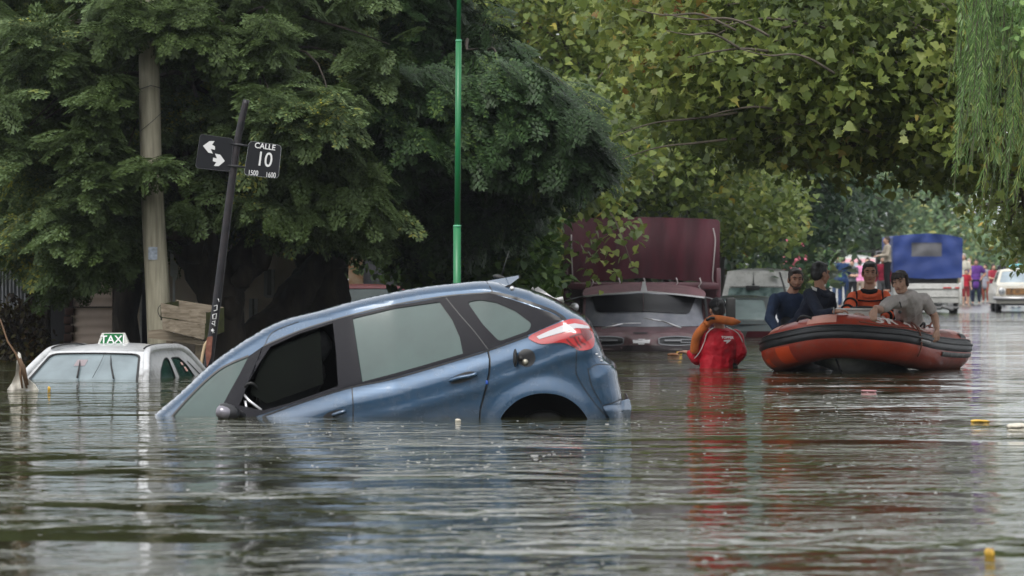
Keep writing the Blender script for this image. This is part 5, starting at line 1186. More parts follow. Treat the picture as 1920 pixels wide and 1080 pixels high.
def t_willow(seed):
    r = random.Random(seed); out = []
    for i in range(26):
        y = i/26; x0 = .03*math.sin(y*5+seed)
        for s in (-1, 1):
            a = s*r.uniform(.25, .6); out.append(diamond((x0, y+r.uniform(0, .02), 0), (math.sin(a), math.cos(a), r.uniform(-.3, .3)), .12, .015, (r.uniform(-.6, .6), 0, 1)))
    return tmpl(out)
def place(tm, pos, axis, nrm, size):
    """instances of the template as one big vertex array"""
    N = len(pos); y = axis/np.linalg.norm(axis, axis=1, keepdims=True); z = nrm-y*(nrm*y).sum(1, keepdims=True); z /= np.maximum(np.linalg.norm(z, axis=1, keepdims=True), 1e-6); x = np.cross(y, z)
    R = np.stack([x, y, z], 2)*size[:, None, None]            # N,3,3 columns
    v = np.einsum('nij,fkj->nfki', R, tm)+pos[:, None, None, :]
    return v.reshape(-1, tm.shape[1], 3)
def leaf_object(name, chunks, m, parent):
    me = bpy.data.meshes.new(name); nv = sum(c.shape[0]*c.shape[1] for c in chunks); nf = sum(c.shape[0] for c in chunks)
    co = np.concatenate([c.reshape(-1, 3) for c in chunks]); tot = np.concatenate([np.full(c.shape[0], c.shape[1], np.int32) for c in chunks]); st = np.concatenate([[0], np.cumsum(tot)[:-1]]).astype(np.int32)
    if parent: co = co-np.array(wm(parent).translation)
    me.vertices.add(nv); me.vertices.foreach_set('co', co.astype(np.float32).ravel()); me.loops.add(nv); me.loops.foreach_set('vertex_index', np.arange(nv, dtype=np.int32))
    me.polygons.add(nf); me.polygons.foreach_set('loop_start', st); me.polygons.foreach_set('loop_total', tot); me.update(calc_edges=True)
    o = bpy.data.objects.new(name, me); COL.objects.link(o); me.materials.append(m)
    if parent: o.parent = parent
    return o
def unit(n): v = rng.normal(size=(n, 3)); return v/np.linalg.norm(v, axis=1, keepdims=True)
def inpoly(poly, n):
    """n random points inside a 2D polygon"""
    p = np.array(poly, float); lo, hi = p.min(0), p.max(0); out = []
    while len(out) < n:
        c = rng.uniform(lo, hi, (n*2, 2)); x, y = c[:, 0], c[:, 1]; ins = np.zeros(len(c), bool); j = len(p)-1
        for i in range(len(p)):
            with np.errstate(divide='ignore', invalid='ignore'):
                cr = ((p[i, 1] > y) != (p[j, 1] > y)) & (x < (p[j, 0]-p[i, 0])*(y-p[i, 1])/(p[j, 1]-p[i, 1]+1e-12)+p[i, 0])
            ins ^= cr; j = i
        out += list(c[ins])
    return np.array(out[:n])
def region(poly, Y0, Y1, n, clump=0, cr=.5):
    """twig tips through a block of crown: outline given at mid depth, real depth Y0..Y1; optional clumping"""
    Ym = (Y0+Y1)/2
    def mk(m): q = inpoly(poly, m); Y = rng.uniform(Y0, Y1, m); return np.stack([(q[:, 0]-960)*Ym/F, Y, EYE-(q[:, 1]-V0)*Ym/F], 1)
    if clump:
        c = mk(clump); i = rng.integers(0, clump, n); return c[i]+unit(n)*(rng.uniform(0, 1, (n, 1))**.5)*cr*np.array((1, 1, .75))
    return mk(n)
def keepclear(p, u0, u1, v0, v1, Yn):
    """drop twig tips that would hide the pole"""
    u = 960+p[:, 0]*F/p[:, 1]; v = V0+(EYE-p[:, 2])*F/p[:, 1]; return p[~((u > u0) & (u < u1) & (v > v0) & (v < v1) & (p[:, 1] < Yn))]
def spray(pts, tms, per, size, droop=.5, spread=1., up=1., front=.25, sv=.25, off=.0, flow=None, nv=.55):
    """per leaves radiating from each twig tip"""
    out = []; N = len(pts)
    for k in range(per):
        d = unit(N)*spread; d[:, 2] = d[:, 2]*.6-droop; d[:, 1] -= front
        if flow is not None: d = d+flow
        nrm = unit(N)*nv+np.array((0, -.35*front*2, up)); s = size*(1+rng.uniform(-sv, sv, N)); tm = tms[(k) % len(tms)]
        out.append(place(tm, pts+unit(N)*off, d, nrm, s))
    return out
def limbs(mb, start, tips, n, r0=.05, sag=.15, seg=5):
    idx = rng.choice(len(tips), min(n, len(tips)), replace=False); s = np.array(start, float); s = s if s.ndim == 2 else s[None]
    for i in idx:
        b = tips[i]; a = s[np.argmin(((s-b)**2).sum(1))]; L = np.linalg.norm(b-a); m1 = a+(b-a)*.35+np.array((0, 0, sag*L))+unit(1)[0]*L*.06; m2 = a+(b-a)*.72+np.array((0, 0, sag*L*.8))+unit(1)[0]*L*.07
        p = crv([a, m1, m2, b], 4); q = len(p); mb.tube(p, [lerp(r0, .006, (j/(q-1))**.7) for j in range(q)], seg, caps=False)
def trunk(mb, pts, seg=16, rough=.06):
    """pts (x,y,z,r): rough bark outline"""
    p = crv(pts, 5); st = len(mb.v); mb.tube([q[:3] for q in p], [q[3] for q in p], seg)
    for i in range(st, len(mb.v)):
        v = Vector(mb.v[i]); k = min(1., p[min(len(p)-1, (i-st)//seg)][3]/.2); n = mnoise.noise_vector(v*2.3)*rough*2*k+mnoise.noise_vector(v*7)*rough*.8*k; mb.v[i] = tuple(v+n)
def PX(u, v, Y, r): q = P(u, v, Y); return (q.x, q.y, q.z, r)
def tree(label, base, trunks, crown_chunks, m_leaf, m_bark=None, limb_from=None, tips=None, nl=0, r0=.05, group=None, name='tree', cat='tree', sag=.15, extra=None):
    root = empty(name, base, label, cat, group)
    mb = MB()
    for t in trunks: trunk(mb, t, 16 if t[0][3] > .03 else 5)
    if nl: limbs(mb, limb_from, tips, nl, r0, sag)
    if extra: extra(mb)
    mb.build('trunk', m_bark or M['bark'], root); leaf_object('crown', crown_chunks, m_leaf, root); return root

ML = [t_melia(i) for i in range(4)]; TP = [flatleaf(PLANE), flatleaf(PLANE, .45)*np.array((.8, 1, 1.6)), flatleaf(HEART, .35)*np.array((1.05, .9, 1)), flatleaf(PLANE, -.25)*np.array((.95, .85, 1))]; TH = [flatleaf(HEART)]; TO = [flatleaf(OVAL)]; TW = [t_willow(i) for i in range(4)]
TEAL = leafmat('teal_green_leaves', [(.0, '2a3919'), (.3, '404f27'), (.6, '53653c'), (.85, '6c8059'), (1., '928f38')], .55, .3, spec=.2)
TEALF = leafmat('mid_green_leaves', [(.0, '35481a'), (.35, '506428'), (.7, '727f30'), (.88, '949238'), (1., 'b8a238')], .5, .35)
DKT = leafmat('dark_teal_leaves', [(.0, '182812'), (.4, '27391d'), (.8, '3a5230'), (1., '5c7036')], .5, .15, spec=.22)
YGR = leafmat('yellow_green_leaves', [(.0, '43562a'), (.3, '5d7038'), (.6, '7a8a46'), (.88, '9aa052'), (.96, 'b89c3a'), (1., 'c08024')], .40, .42)
PLN = leafmat('plane_leaves', [(.0, '43522a'), (.3, '5d6e35'), (.6, '788643'), (.88, '98a054'), (.96, '9c8042'), (1., '8a5426')], .42, .45)
WIL = leafmat('willow_leaves', [(.0, '405a2a'), (.5, '66864a'), (.8, '8aa35e'), (1., 'a8a548')], .4, .35)
FARM = leafmat('far_leaves', [(.0, '44603c'), (.4, '607c54'), (.75, '82986a'), (.92, 'b4ac5c'), (1., 'd0a444')], .5, .25, .25)  # greens lightened so the leaf colour carries some distance haze
FARD = leafmat('far_dark_leaves', [(.0, '22372a'), (.5, '375038'), (.9, '52693f'), (1., '7a8440')], .5, .2, .25)

def big_tree():
    A = region([(-60, -60), (700, -60), (760, 200), (745, 420), (640, 425), (480, 400), (330, 400), (240, 480), (60, 500), (-60, 470)], 48.4, 54.5, 900, 210, .42)
    A = keepclear(A, 225, 345, 70, 640, 48.9)
    low = region([(50, 380), (255, 380), (250, 440), (215, 480), (90, 505), (50, 480)], 48.0, 50.0, 110)
    rt = region([(470, 250), (650, 240), (730, 380), (740, 410), (640, 420), (480, 400)], 48.2, 51, 120)
    frt = np.concatenate([region(p, 47.3, 49, n, 0) for p, n in (([(0, 30), (110, 30), (110, 130), (20, 140)], 40), ([(180, -10), (380, -10), (370, 75), (200, 75)], 60), ([(150, 240), (240, 250), (240, 370), (160, 360)], 45), ([(285, 290), (310, 300), (300, 340), (280, 330)], 3),
          ([(470, 150), (660, 170), (640, 240), (490, 240)], 50), ([(0, 180), (60, 180), (50, 300), (0, 280)], 22), ([(90, 380), (220, 380), (190, 470), (80, 480)], 34), ([(380, 60), (520, 20), (540, 90), (400, 120)], 30), ([(180, 150), (235, 130), (235, 200), (180, 220)], 14))])
    top = region([(-100, -230), (700, -230), (760, -60), (-100, -60)], 48.5, 55, 230, 50, .9)
    back = region([(-80, -60), (660, -60), (700, 400), (-60, 460)], 51.5, 56.5, 850)
    ch = spray(A, ML, 7, .42, .45)+spray(low, ML, 6, .40, .5)+spray(rt, ML, 6, .42, .8, flow=np.array((.35, 0, 0)))+spray(frt, ML, 8, .40, .35, front=.45, up=1.2)+spray(top, ML, 4, .6, .3)
    base = P(430, 690, 51)
    tr = [[PX(425, 720, 51, .36), PX(425, 640, 51, .30), PX(410, 560, 51, .32), PX(375, 490, 51.2, .27), PX(350, 430, 51.5, .19), PX(330, 330, 51.8, .12), PX(315, 150, 52, .07)],
          [PX(405, 575, 51, .24), PX(440, 515, 51.2, .22), PX(480, 470, 51.4, .2), PX(520, 420, 51.6, .16), PX(560, 300, 52, .12)],
          [PX(380, 500, 51, .12), PX(355, 380, 50.8, .07), PX(350, 240, 50.8, .05), PX(360, 60, 51, .035)], [PX(400, 480, 51, .10), PX(395, 350, 50.8, .06), PX(420, 200, 50.9, .04)],
          [PX(340, 440, 50.2, .08), PX(265, 432, 49.4, .05), PX(205, 431, 49, .035)], [PX(110, 350, 49, .045), PX(60, 300, 49, .03), PX(10, 270, 49, .02)], [PX(250, 300, 49.5, .05), PX(160, 170, 49.3, .03), PX(90, 120, 49.2, .02)]]
    tips = np.concatenate([A, frt]); sp = np.array([PX(330, 330, 51.8, 0)[:3], PX(560, 300, 52, 0)[:3], PX(360, 160, 51, 0)[:3], PX(385, 480, 51, 0)[:3]])
    def knots(mb):
        for u, v, r in ((455, 520, .15), (490, 478, .15), (430, 575, .14), (392, 600, .13), (360, 470, .16)): 
            st = len(mb.v); mb.ell(P(u, v, 50.7), (r, r*.8, r*1.2)); 
            for i in range(st, len(mb.v)): v_ = Vector(mb.v[i]); mb.v[i] = tuple(v_+mnoise.noise_vector(v_*6)*.07)
    tree('big dark trunked tree with teal ferny foliage overhanging the sunk taxi and sign post', base, tr, ch, TEAL, M['bark'], sp, tips, 110, .05, extra=knots)
    ch = spray(back, ML, 7, .42, .5); y2 = region([(-40, 120), (300, 140), (240, 400), (-60, 420)], 51.5, 53.5, 120); ch += spray(y2, ML, 6, .45, .4)
    tree('yellowish green ferny tree in the shade behind the big dark trunk', P(250, 690, 56), [[PX(230, 700, 56, .2), PX(245, 500, 56, .16), PX(260, 300, 56, .1), PX(280, 60, 56, .05)]], ch, TEALF, M['bark'], np.array([PX(250, 400, 56, 0)[:3]]), back, 60, .04)
big_tree()
def second_tree():
    A = region([(620, -60), (790, -60), (860, 50), (960, 130), (1040, 230), (1030, 300), (960, 380), (760, 430), (640, 400)], 51, 58, 1050, 170, .5)
    dr = region([(880, 90), (1000, 110), (1070, 190), (1140, 275), (1120, 310), (1000, 290), (900, 300)], 49.3, 51.5, 190)
    dr2 = region([(650, 120), (830, 100), (860, 260), (700, 360)], 49.2, 51.5, 120)
    low = region([(740, 300), (1000, 300), (960, 420), (880, 440), (740, 430)], 51, 57, 240)
    top = region([(640, -230), (800, -230), (850, -60), (640, -60)], 51, 58, 120, 40, .9)
    fl = np.array((.55, 0, -.25)); ch = spray(A, ML, 7, .46, .5, flow=np.array((.25, 0, 0)))+spray(dr, ML, 8, .48, .7, flow=fl)+spray(dr2, ML, 7, .46, .7, flow=fl*.7)+spray(low, ML, 6, .45, .6)+spray(top, ML, 4, .6, .3)
    tr = [[PX(625, 720, 53, .34), PX(612, 620, 53, .36), PX(603, 540, 53, .38), PX(612, 480, 53, .30), PX(640, 420, 53.2, .2), PX(700, 300, 53.5, .14), PX(760, 100, 54, .08)],
          [PX(462, 700, 51.8, .26), PX(470, 645, 51.8, .25), PX(518, 592, 52.1, .22), PX(562, 542, 52.5, .22), PX(600, 490, 52.8, .24), PX(645, 470, 52.8, .2)],
          [PX(620, 470, 53, .2), PX(700, 450, 53, .13), PX(800, 430, 53.2, .09), PX(900, 380, 53.5, .06)], [PX(590, 500, 53, .2), PX(560, 440, 53, .16), PX(560, 350, 53.2, .1)]]
    tips = np.concatenate([A, dr]); sp = np.array([PX(700, 300, 53.5, 0)[:3], PX(760, 100, 54, 0)[:3], PX(900, 380, 53.5, 0)[:3], PX(860, 200, 52.5, 0)[:3]])
    tree('leaning twin trunked tree with very dark drooping fronds behind the green pole', P(620, 690, 53), tr, ch, DKT, M['bark'], sp, tips, 90, .05)
second_tree()
def hedge():
    A = region([(650, 430), (1040, 420), (1045, 600), (735, 600), (725, 485), (655, 480)], 61, 65, 560)
    B = region([(990, 400), (1045, 400), (1045, 590), (960, 590), (880, 560)], 57.5, 60, 110)
    C = region([(745, 440), (1020, 430), (1030, 560), (770, 560)], 53.5, 56, 260)
    ch = spray(A, TH, 9, .13, .4, off=.28)+spray(B, TH, 9, .15, .4, off=.25)+spray(C, TH, 9, .13, .4, off=.25)
    tree('dense dark green bush behind the green pole and the roof of the blue car', P(860, 640, 62), [[PX(860, 700, 62, .1), PX(865, 560, 62, .07), PX(870, 470, 62, .04)]], ch, leafmat('bush_leaves', [(.0, '2a4020'), (.4, '426026'), (.75, '64823c'), (1., '9cae50')], .45, .25), M['bark'], np.array([PX(865, 560, 62, 0)[:3]]), A, 40, .03, name='bush', cat='bush')
hedge()
def linden():
    A = region([(860, -60), (1300, -60), (1420, 200), (1440, 400), (1350, 395), (1060, 395), (1030, 300), (960, 130)], 62, 69, 1500, 150, .8)
    B = region([(1050, 300), (1120, 320), (1195, 400), (1185, 500), (1125, 535), (1105, 480), (1050, 430)], 53.5, 55.5, 42)
    Bt = region([(990, 150), (1200, 180), (1240, 310), (1150, 370), (1040, 370)], 54.5, 58, 270)
    C = region([(1040, 400), (1060, 400), (1072, 560), (1010, 560), (1000, 480)], 60, 63, 60)
    Dn = region([(1350, 330), (1470, 330), (1490, 420), (1440, 455), (1360, 450)], 70, 76, 260)
    top = region([(860, -200), (1300, -200), (1320, -60), (860, -60)], 62, 69, 160, 40, 1.)
    ch = spray(A, TH, 12, .12, .45, off=.36, sv=.4, nv=.9)+spray(B, TH, 6, .12, .6, off=.20)+spray(Bt, TH, 9, .125, .5, off=.3)+spray(C, TH, 8, .15, .4, off=.3)+spray(Dn, TH, 10, .13, .4, off=.35)+spray(top, TH, 6, .24, .3, off=.5)
    tr = [[PX(1040, 700, 64.5, .28), PX(1035, 560, 64.5, .24), PX(1060, 400, 65, .18), PX(1110, 200, 65.5, .11), PX(1150, 20, 66, .06)], [PX(1060, 400, 65, .10), PX(1090, 330, 60, .06), PX(1120, 360, 56, .035), PX(1160, 430, 54.6, .014), PX(1185, 500, 54.4, .006)],
          [PX(1090, 330, 60, .05), PX(1180, 260, 57, .035), PX(1225, 330, 56, .02)]]
    sp = np.array([PX(1110, 200, 65.5, 0)[:3], PX(1150, 20, 66, 0)[:3], PX(1300, 200, 66, 0)[:3]])
    tree('tall yellow green tree with heart shaped leaves hanging over the maroon lorry', P(1040, 690, 64.5), tr, ch, YGR, M['barkl'], sp, A, 120, .04)
linden()
def plane_tree():
    A = region([(1130, -60), (1960, -60), (1960, 330), (1800, 310), (1600, 268), (1400, 255), (1290, 220), (1230, 130)], 41, 47, 2500, 250, .55)
    U_ = region([(1330, 240), (1600, 262), (1830, 300), (1960, 320), (1960, 345), (1800, 322), (1600, 290), (1380, 285)], 43, 48, 170)
    R_ = region([(1845, 300), (1980, 290), (1980, 480), (1920, 470), (1880, 420), (1850, 370)], 47, 52, 260)
    top = region([(1200, -200), (2300, -240), (2300, 200), (1960, 200), (1960, -60), (1200, -60)], 42, 48, 300, 60, .8)
    ch = spray(A, TP, 17, .105, .45, off=.28, front=.3, sv=.4, nv=1.0)+spray(U_, TP, 7, .10, .7, off=.2)+spray(R_, TO, 12, .11, .5, off=.3)+spray(top, TP, 11, .12, .3, off=.4, sv=.4, nv=.9)
    tr = [[PX(2350, 760, 46, .40), PX(2330, 560, 46, .34), PX(2250, 400, 46, .30), PX(2100, 330, 46, .22), PX(1930, 310, 46, .14), PX(1760, 300, 46, .09), PX(1600, 287, 45.8, .055), PX(1450, 282, 45.5, .03), PX(1330, 262, 45.2, .012)],
          [PX(2250, 400, 46, .2), PX(2000, 200, 45, .14), PX(1800, 60, 44.5, .08), PX(1600, -20, 44, .05)], [PX(1930, 310, 46, .08), PX(1720, 276, 44.5, .04), PX(1560, 268, 43.8, .025), PX(1420, 240, 43.4, .01)],
          [PX(1800, 302, 45.6, .05), PX(1660, 300, 44.4, .03), PX(1540, 304, 43.8, .012)], [PX(2330, 500, 46, .2), PX(2100, 440, 48, .1), PX(1930, 400, 49, .05)], [PX(1600, 287, 45.5, .03), PX(1560, 300, 45, .014), PX(1500, 296, 45, .006)]]
    sp = np.array([PX(1760, 300, 46, 0)[:3], PX(1930, 310, 46, 0)[:3], PX(1450, 282, 45.5, 0)[:3], PX(1800, 60, 44.5, 0)[:3], PX(1600, -20, 44, 0)[:3], PX(1600, 287, 45.8, 0)[:3]])
    for _ in range(26):
        u0, v0 = random.uniform(1350, 1900), random.uniform(40, 285); Y = random.uniform(40.6, 42.5); L = random.uniform(90, 230); a = random.uniform(-.35, .25)
        tr.append([PX(u0, v0, Y, .016), PX(u0-L*.35, v0+L*a*.5-6, Y-.1, .013), PX(u0-L*.7, v0+L*a*.6, Y-.1, .009), PX(u0-L, v0+L*a+10, Y-.15, .004)])
    tree('plane tree with large lobed leaves arching over the street', P(2350, 690, 46), tr, ch, PLN, M['barkl'], sp, np.concatenate([A, U_, R_]), 230, .03, sag=.02)
plane_tree()
def willow():
    root = empty('tree', P(2150, 735, 38), 'pale green willow trailing long thin strands', 'tree')
    mb = MB(); trunk(mb, [PX(2250, 760, 38, .28), PX(2230, 400, 38, .22), PX(2150, 50, 38, .14), PX(2000, -120, 38, .07), PX(1880, -150, 38, .03)])
    pts, axis, size = [], [], []
    for u0, u1, v0, vlo, vhi, n in ((1800, 1845, -40, 150, 285, 13), (1830, 1870, -60, 170, 335, 14), (1860, 1930, -80, 40, 200, 20), (1895, 1960, -60, 250, 425, 20), (1820, 1990, -120, 0, 120, 34)):
        for _ in range(n):
            u = random.uniform(u0, u1); Y = random.uniform(36.5, 39.5); end = random.uniform(vlo, vhi); k = Y/F; v = v0+random.uniform(-40, 60); dr = random.uniform(-.10, .16)
            while v < end-20:
                L = min(random.uniform(.75, .95), max(.3, (end-v)*k)); pts.append(P(u, v, Y)); axis.append((-dr+random.uniform(-.08, .08), random.uniform(-.1, .1), -1)); size.append(L); v += L/k*.85; u -= dr*L/k*.85
    pts, axis, size = np.array(pts), np.array(axis, float), np.array(size); ch = []
    for i in range(4): s = slice(i, None, 4); ch.append(place(TW[i], pts[s], axis[s], unit(len(pts[s]))*np.array((1, 1, .1))+np.array((0, -.5, 0)), size[s]))
    for p, a, L in zip(pts, axis, size): p = Vector(p); a = Vector(a).normalized(); mb.tube([p, p+a*L], .004, 3, caps=False)
    mb.build('trunk', M['barkl'], root)
    yl = region([(1860, -20), (1960, -20), (1960, 110), (1890, 100)], 36, 38, 60); ch += spray(yl, TO, 10, .10, .4, off=.16)
    leaf_object('crown', ch, WIL, root)
willow()
def mid_trees():
    G = 'trees lining the flooded street'
    # left row behind the lorry
    A = region([(1230, 60), (1500, 150), (1590, 270), (1570, 380), (1530, 430), (1480, 480), (1400, 470), (1320, 400), (1280, 250)], 84, 92, 1300, 120, 1.1)
    tree('dark green tree beyond the white van', P(1330, 650, 88), [[PX(1330, 650, 88, .3), PX(1340, 450, 88, .22), PX(1380, 250, 88, .12)]], spray(A, TO, 11, .22, .4, off=.5), FARD, M['bark'], np.array([PX(1380, 250, 88, 0)[:3]]), A, 60, .05, group=G)
    B = region([(1150, -40), (1400, -40), (1500, 180), (1450, 330), (1250, 300)], 74, 82, 700, 70, 1.)
    tree('olive green tree rising between the lorry and the arching plane tree', P(1260, 660, 78), [[PX(1260, 660, 78, .25), PX(1270, 400, 78, .2), PX(1320, 100, 78, .1)]], spray(B, TO, 10, .2, .4, off=.45), YGR, M['bark'], np.array([PX(1320, 150, 78, 0)[:3]]), B, 50, .05, group=G)
    C = region([(1440, 430), (1510, 420), (1525, 520), (1440, 540), (1400, 500)], 98, 102, 210)
    fl = region([(1450, 430), (1530, 440), (1520, 530), (1460, 500)], 97.3, 98.2, 26)
    r = tree('low bush with pink flowers behind the seated men', P(1480, 620, 100), [[PX(1480, 620, 100, .08), PX(1482, 540, 100, .06), PX(1484, 480, 100, .03)]], spray(C, TO, 12, .17, .4, off=.4), leafmat('flower_bush_leaves', [(.0, '25391a'), (.5, '41582a'), (1., '7c8a40')], .5, .3), M['bark'], np.array([PX(1482, 560, 100, 0)[:3]]), C, 20, .03, name='bush', cat='bush')
    fm = MB()
    for p in fl: 
        for _ in range(5): fm.ell(Vector(p)+Vector(unit(1)[0])*.06, (.05, .04, .05), seg=6, rings=4)
    fm.build('flowers', mat('pink_petals', (.62, .16, .22), .6, var=.3, vscale=5), r)
    E = region([(1500, 440), (1560, 470), (1560, 520), (1500, 520)], 118, 122, 90); tree('pale feathery shrub beside the short green post', P(1540, 590, 120), [[PX(1540, 590, 120, .06), PX(1540, 480, 120, .03)]], spray(E, TO, 10, .22, -.3, off=.3), WIL, M['bark'], np.array([PX(1540, 550, 120, 0)[:3]]), E, 10, .03, name='bush', cat='bush')
    far = [ # outline, depth, n, size, material, label
        ([(1560, 330), (1640, 280), (1720, 320), (1720, 440), (1640, 462), (1560, 450)], 165, 480, .30, FARM, 'rounded far tree with yellowing patches above the minibus'),
        ([(1480, 300), (1560, 290), (1590, 450), (1540, 470), (1490, 460)], 158, 420, .28, FARD, 'dark far tree above the bush with pink flowers'),
        ([(1690, 330), (1770, 330), (1800, 390), (1790, 470), (1700, 470)], 180, 360, .34, FARM, 'far tree with orange tinged leaves directly behind the blue canvas'),
        ([(1640, 250), (1760, 250), (1760, 330), (1640, 340)], 195, 240, .4, FARD, 'tall far tree crown seen under the plane tree branches'),
        ([(1770, 430), (1850, 425), (1900, 445), (1900, 510), (1770, 520)], 210, 260, .36, FARM, 'low pale tree behind the woman in purple'),
        ([(1870, 430), (1990, 400), (2000, 520), (1880, 520)], 190, 260, .34, FARM, 'loose tree behind the old cream car'),
        ([(1795, 360), (1850, 380), (1850, 430), (1800, 440)], 250, 34, .4, FARM, 'thin treetop at the far end of the street'),
        ([(1560, 470), (1700, 470), (1860, 490), (1860, 560), (1560, 560)], 240, 420, .5, FARD, 'hedge line closing the far end of the street'),
    ]
    for poly, Y, n, sz, mt, lab in far:
        d = 5 if Y < 200 else 8; A = region(poly, Y-d, Y+d, n, max(12, n//9), Y*.009); c = np.mean(np.array(poly), 0); zb = P(0, 0, Y)
        low = V0+EYE*F/Y; tree(lab, P(c[0], low, Y), [[PX(c[0], low, Y, .25), PX(c[0]+3, (low+c[1])/2, Y, .2), PX(c[0]+6, c[1], Y, .1)]], spray(A, TO, 11, sz, .3, off=Y*.0045, sv=.4), mt, M['bark'], np.array([PX(c[0]+6, c[1]+10, Y, 0)[:3]]), A, 25, .06, group=G)
    # the block behind the left hand trees: a wood that closes the view
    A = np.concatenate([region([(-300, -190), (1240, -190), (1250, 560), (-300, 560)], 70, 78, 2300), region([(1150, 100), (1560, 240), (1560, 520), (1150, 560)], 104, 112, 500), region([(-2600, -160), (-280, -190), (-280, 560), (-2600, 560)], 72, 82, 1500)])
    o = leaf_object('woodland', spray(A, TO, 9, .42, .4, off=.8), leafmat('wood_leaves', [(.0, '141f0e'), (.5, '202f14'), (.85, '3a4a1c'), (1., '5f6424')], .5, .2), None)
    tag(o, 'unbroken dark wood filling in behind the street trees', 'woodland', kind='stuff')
    # unseen trees added behind and beside the viewer to cut low light and reflections
    A = np.stack([rng.uniform(-34, 34, 1500), rng.uniform(-24, -14, 1500), rng.uniform(.2, 10.5, 1500)], 1); B = np.stack([np.where(rng.random(900) < .5, -1, 1)*rng.uniform(13, 19, 900), rng.uniform(-14, 30, 900), rng.uniform(.6, 8.5, 900)], 1)
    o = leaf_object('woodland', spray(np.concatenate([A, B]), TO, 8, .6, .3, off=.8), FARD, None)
    tag(o, 'unseen dark trees added beside and behind the viewpoint to dim low light', 'woodland', kind='stuff')
    # right bank beyond the frame
    for i, (u, Y, sz) in enumerate(((2700, 62, .3), (2500, 85, .3), (2330, 110, .35), (2230, 140, .4))):
        k = 8.; A = np.array([P(u, 200, Y)])+unit(420)*np.array((2.6, 3.2, 2.6)); A[:, 2] += .9
        tree('dark street tree on the right bank, %s' % ('nearest the boat', 'second from the boat', 'third from the boat', 'farthest up the street')[i], (P(u, 0, Y).x, Y, -.3), [[[P(u, 0, Y).x, Y, -.4, .25], [P(u, 0, Y).x+.1, Y, 2, .2], [P(u, 0, Y).x, Y, 4.2, .1]]], spray(A, TO, 9, .32, .3, off=.6), FARD, M['bark'], np.array([(P(u, 0, Y).x, Y, 3.5)]), A, 20, .05, group=G)
mid_trees()
def creeper():
    A = region([(-60, 560), (70, 560), (100, 620), (90, 690), (-60, 700)], 50.8, 51.5, 170)
    tree('dying brown creeper spilling over the low rough wall under the grey sheets', P(20, 690, 51.2), [[PX(10, 700, 51.4, .03), PX(30, 620, 51.3, .02), PX(40, 570, 51.3, .01)]], spray(A, TO, 10, .085, .6, off=.14), leafmat('dying_leaves', [(.0, '1c150c'), (.4, '3b2a18'), (.65, '4c4a22'), (.85, '6b4a20'), (1., '9a7c2c')], .6, .2), M['bark'], np.array([PX(30, 640, 51.3, 0)[:3]]), A, 60, .012, name='creeper', cat='plant')
creeper()

# ================================================================ things floating on the water
def floats():
    def at(u, v): Y = EYE*F/(v-V0); return Vector(((u-960)*Y/F, Y, 0))
    yl = mat('yellow_leaf', (.55, .33, .04), .6, var=.3, vscale=30); br = mat('brown_leaf', (.30, .13, .06), .7, var=.3); wh = mat('white_foam_piece', (.6, .55, .46), .6, var=.2); pk = mat('pink_scrap', (.35, .17, .18), .6)
    def leafy(nm, u, v, r, m, lab, cat, n=3, h=.02):
        p = at(u, v); b = MB()
        for i in range(n):
            a = random.uniform(0, 6.28); q = p+Vector((math.cos(a)*r*.7*(i > 0), math.sin(a)*r*.7*(i > 0), h*.5)); st = len(b.v); b.ell(q, (r*random.uniform(.6, 1), r*random.uniform(.5, .9), h), seg=9, rings=6)
            for j in range(st, len(b.v)): w_ = Vector(b.v[j]); b.v[j] = tuple(w_+mnoise.noise_vector(w_*18)*h*.5)
        tag(b.build(nm, m), lab, cat)
    leafy('floating_leaf', 1837, 791, .055, yl, 'yellow leaf floating at the right below the boat', 'leaf', 3, .012)
    leafy('floating_leaf', 1902, 802, .07, wh, 'pale curled leaf floating at the right edge of the water', 'leaf', 3, .022)
    leafy('floating_leaf', 1853, 1042, .022, yl, 'small yellow leaf near the bottom right corner', 'leaf', 2, .02)
    leafy('floating_leaf', 92, 731, .02, yl, 'tiny yellow leaf in front of the taxi windscreen', 'leaf', 1, .02)
    leafy('foam_lump', 859, 789, .03, wh, 'cream foam lump against the rear door of the blue car', 'foam', 2, .012)
    leafy('floating_wood', 1265, 667, .10, br, 'brown wood scrap floating in front of the lorry', 'wood', 2, .025)
    leafy('floating_leaf', 1273, 665, .045, yl, 'yellow leaf on the brown scrap in front of the lorry', 'leaf', 2, .03)
    leafy('floating_scrap', 1625, 734, .09, pk, 'pale pink scrap floating in front of the boat', 'scrap', 2, .012)
    leafy('floating_scrap', 868, 781, .03, wh, 'white triangular scrap beside the foam lump', 'scrap', 1, .03)
    b = MB(); r2 = random.Random(5)
    for _ in range(520):
        t = r2.random()
        if t < .45: u, v = r2.uniform(1150, 1800), r2.uniform(690, 800)
        elif t < .7: u, v = r2.uniform(300, 1250), r2.uniform(788, 880)
        else: u, v = r2.uniform(0, 1920), r2.uniform(720, 1060)
        p = at(u, v); s = r2.uniform(.003, .008)*(1 if r2.random() < .93 else 1.8); b.ell(p, (s*r2.uniform(1., 2.2), s*1.5, s*.22), seg=6, rings=4)
    tag(b.build('foam_flecks', mat('foam_bubble', (.3, .3, .29), .5)), 'scatter of tiny pale bubbles and flecks on the water', 'foam flecks', kind='stuff')
floats()

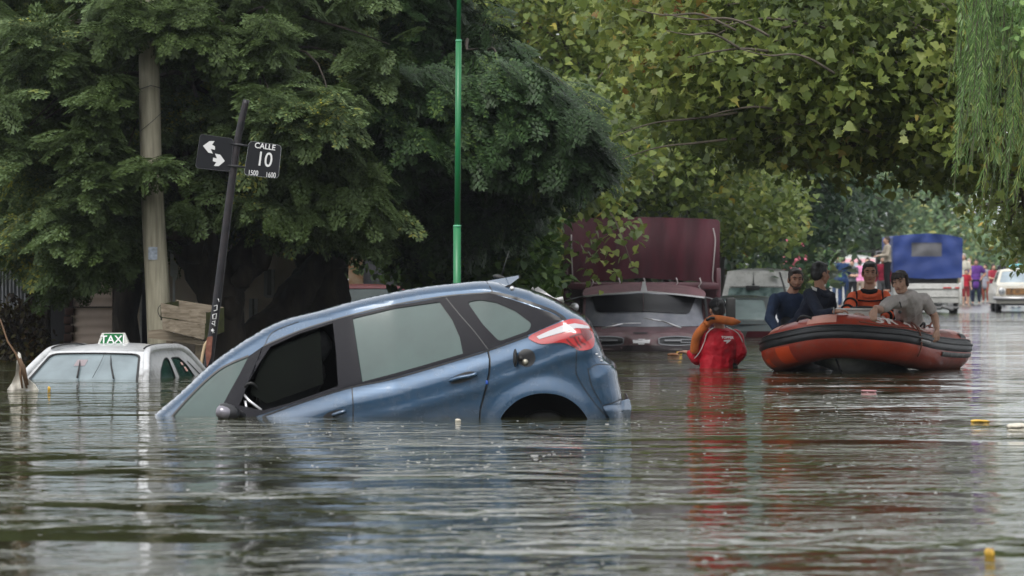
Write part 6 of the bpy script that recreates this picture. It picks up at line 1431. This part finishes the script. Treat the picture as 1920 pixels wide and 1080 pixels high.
# ================================================================ damp air over the street
def haze():
    b = MB(); b.box((0, 560, 14.), (900, 1260, 32)); o = b.build('haze', None)
    m = bpy.data.materials.new('damp_air'); m.use_nodes = True; t = m.node_tree; t.nodes.remove(t.nodes['Principled BSDF'])
    v = t.nodes.new('ShaderNodeVolumePrincipled'); v.inputs['Density'].default_value = .00022; v.inputs['Color'].default_value = (.82, .88, .95, 1); v.inputs['Anisotropy'].default_value = .2
    t.links.new(v.outputs[0], t.nodes['Material Output'].inputs['Volume']); o.data.materials.append(m); tag(o, kind='stuff')
haze()

# ================================================================ one object per separate piece
def split_pieces(names):
    for o in [o for o in COL.objects if o.type == 'MESH' and o.name.split('.')[0] in names and not o.modifiers]:
        me = o.data; n = len(me.vertices); par = list(range(n))
        def find(a):
            while par[a] != a: par[a] = par[par[a]]; a = par[a]
            return a
        for e in me.edges: a, b = find(e.vertices[0]), find(e.vertices[1]); par[a] = b
        comp = {}
        for i in range(n): comp.setdefault(find(i), []).append(i)
        boxes = [[np.array([me.vertices[i].co for i in c]).min(0)-.003, np.array([me.vertices[i].co for i in c]).max(0)+.003, set(c)] for c in comp.values()]
        merged = True
        while merged and len(boxes) > 1:
            merged = False
            for i in range(len(boxes)):
                for j in range(i+1, len(boxes)):
                    a, b = boxes[i], boxes[j]
                    if (a[0] <= b[1]).all() and (b[0] <= a[1]).all():
                        boxes[i] = [np.minimum(a[0], b[0]), np.maximum(a[1], b[1]), a[2] | b[2]]; boxes.pop(j); merged = True; break
                if merged: break
        if len(boxes) < 2 or len(boxes) > 40: continue
        kids = [c for c in COL.objects if c.parent == o]
        for k, (_, _, keep) in enumerate(boxes):
            bm = bmesh.new(); bm.from_mesh(me); bm.verts.ensure_lookup_table()
            bmesh.ops.delete(bm, geom=[v for v in bm.verts if v.index not in keep], context='VERTS')
            m2 = me.copy(); bm.to_mesh(m2); bm.free()
            if k == 0: first = m2
            else:
                c = o.copy(); c.data = m2; COL.objects.link(c)
        o.data = first
split_pieces({'front_vent', 'vent_trim', 'pale_patch', 'orange_patch', 'side_window', 'black_stripe', 'shut_line', 'badge', 'eye', 'eyebrow', 'wiper', 'roof_rail', 'roof_gutter', 'window_seal',
    'windscreen_frame', 'lashing_rope', 'door_post', 'tail_lamp', 'grab_rope', 'scrawled_paint', 'window_frame', 'pane', 'joint_ring', 'clamp', 'tie_wire', 'piping', 'worn_stripes', 'lens_rib', 'rubber_seal',
    'wing_mirror', 'mirror_arm', 'life_vest', 'side_sticker', 'mirror_bracket', 'arrows', 'striped_cuff', 'back_plank', 'rim', 'front_seat', 'neck_cord', 'roof_rack', 'handle', 'visor_trim'})
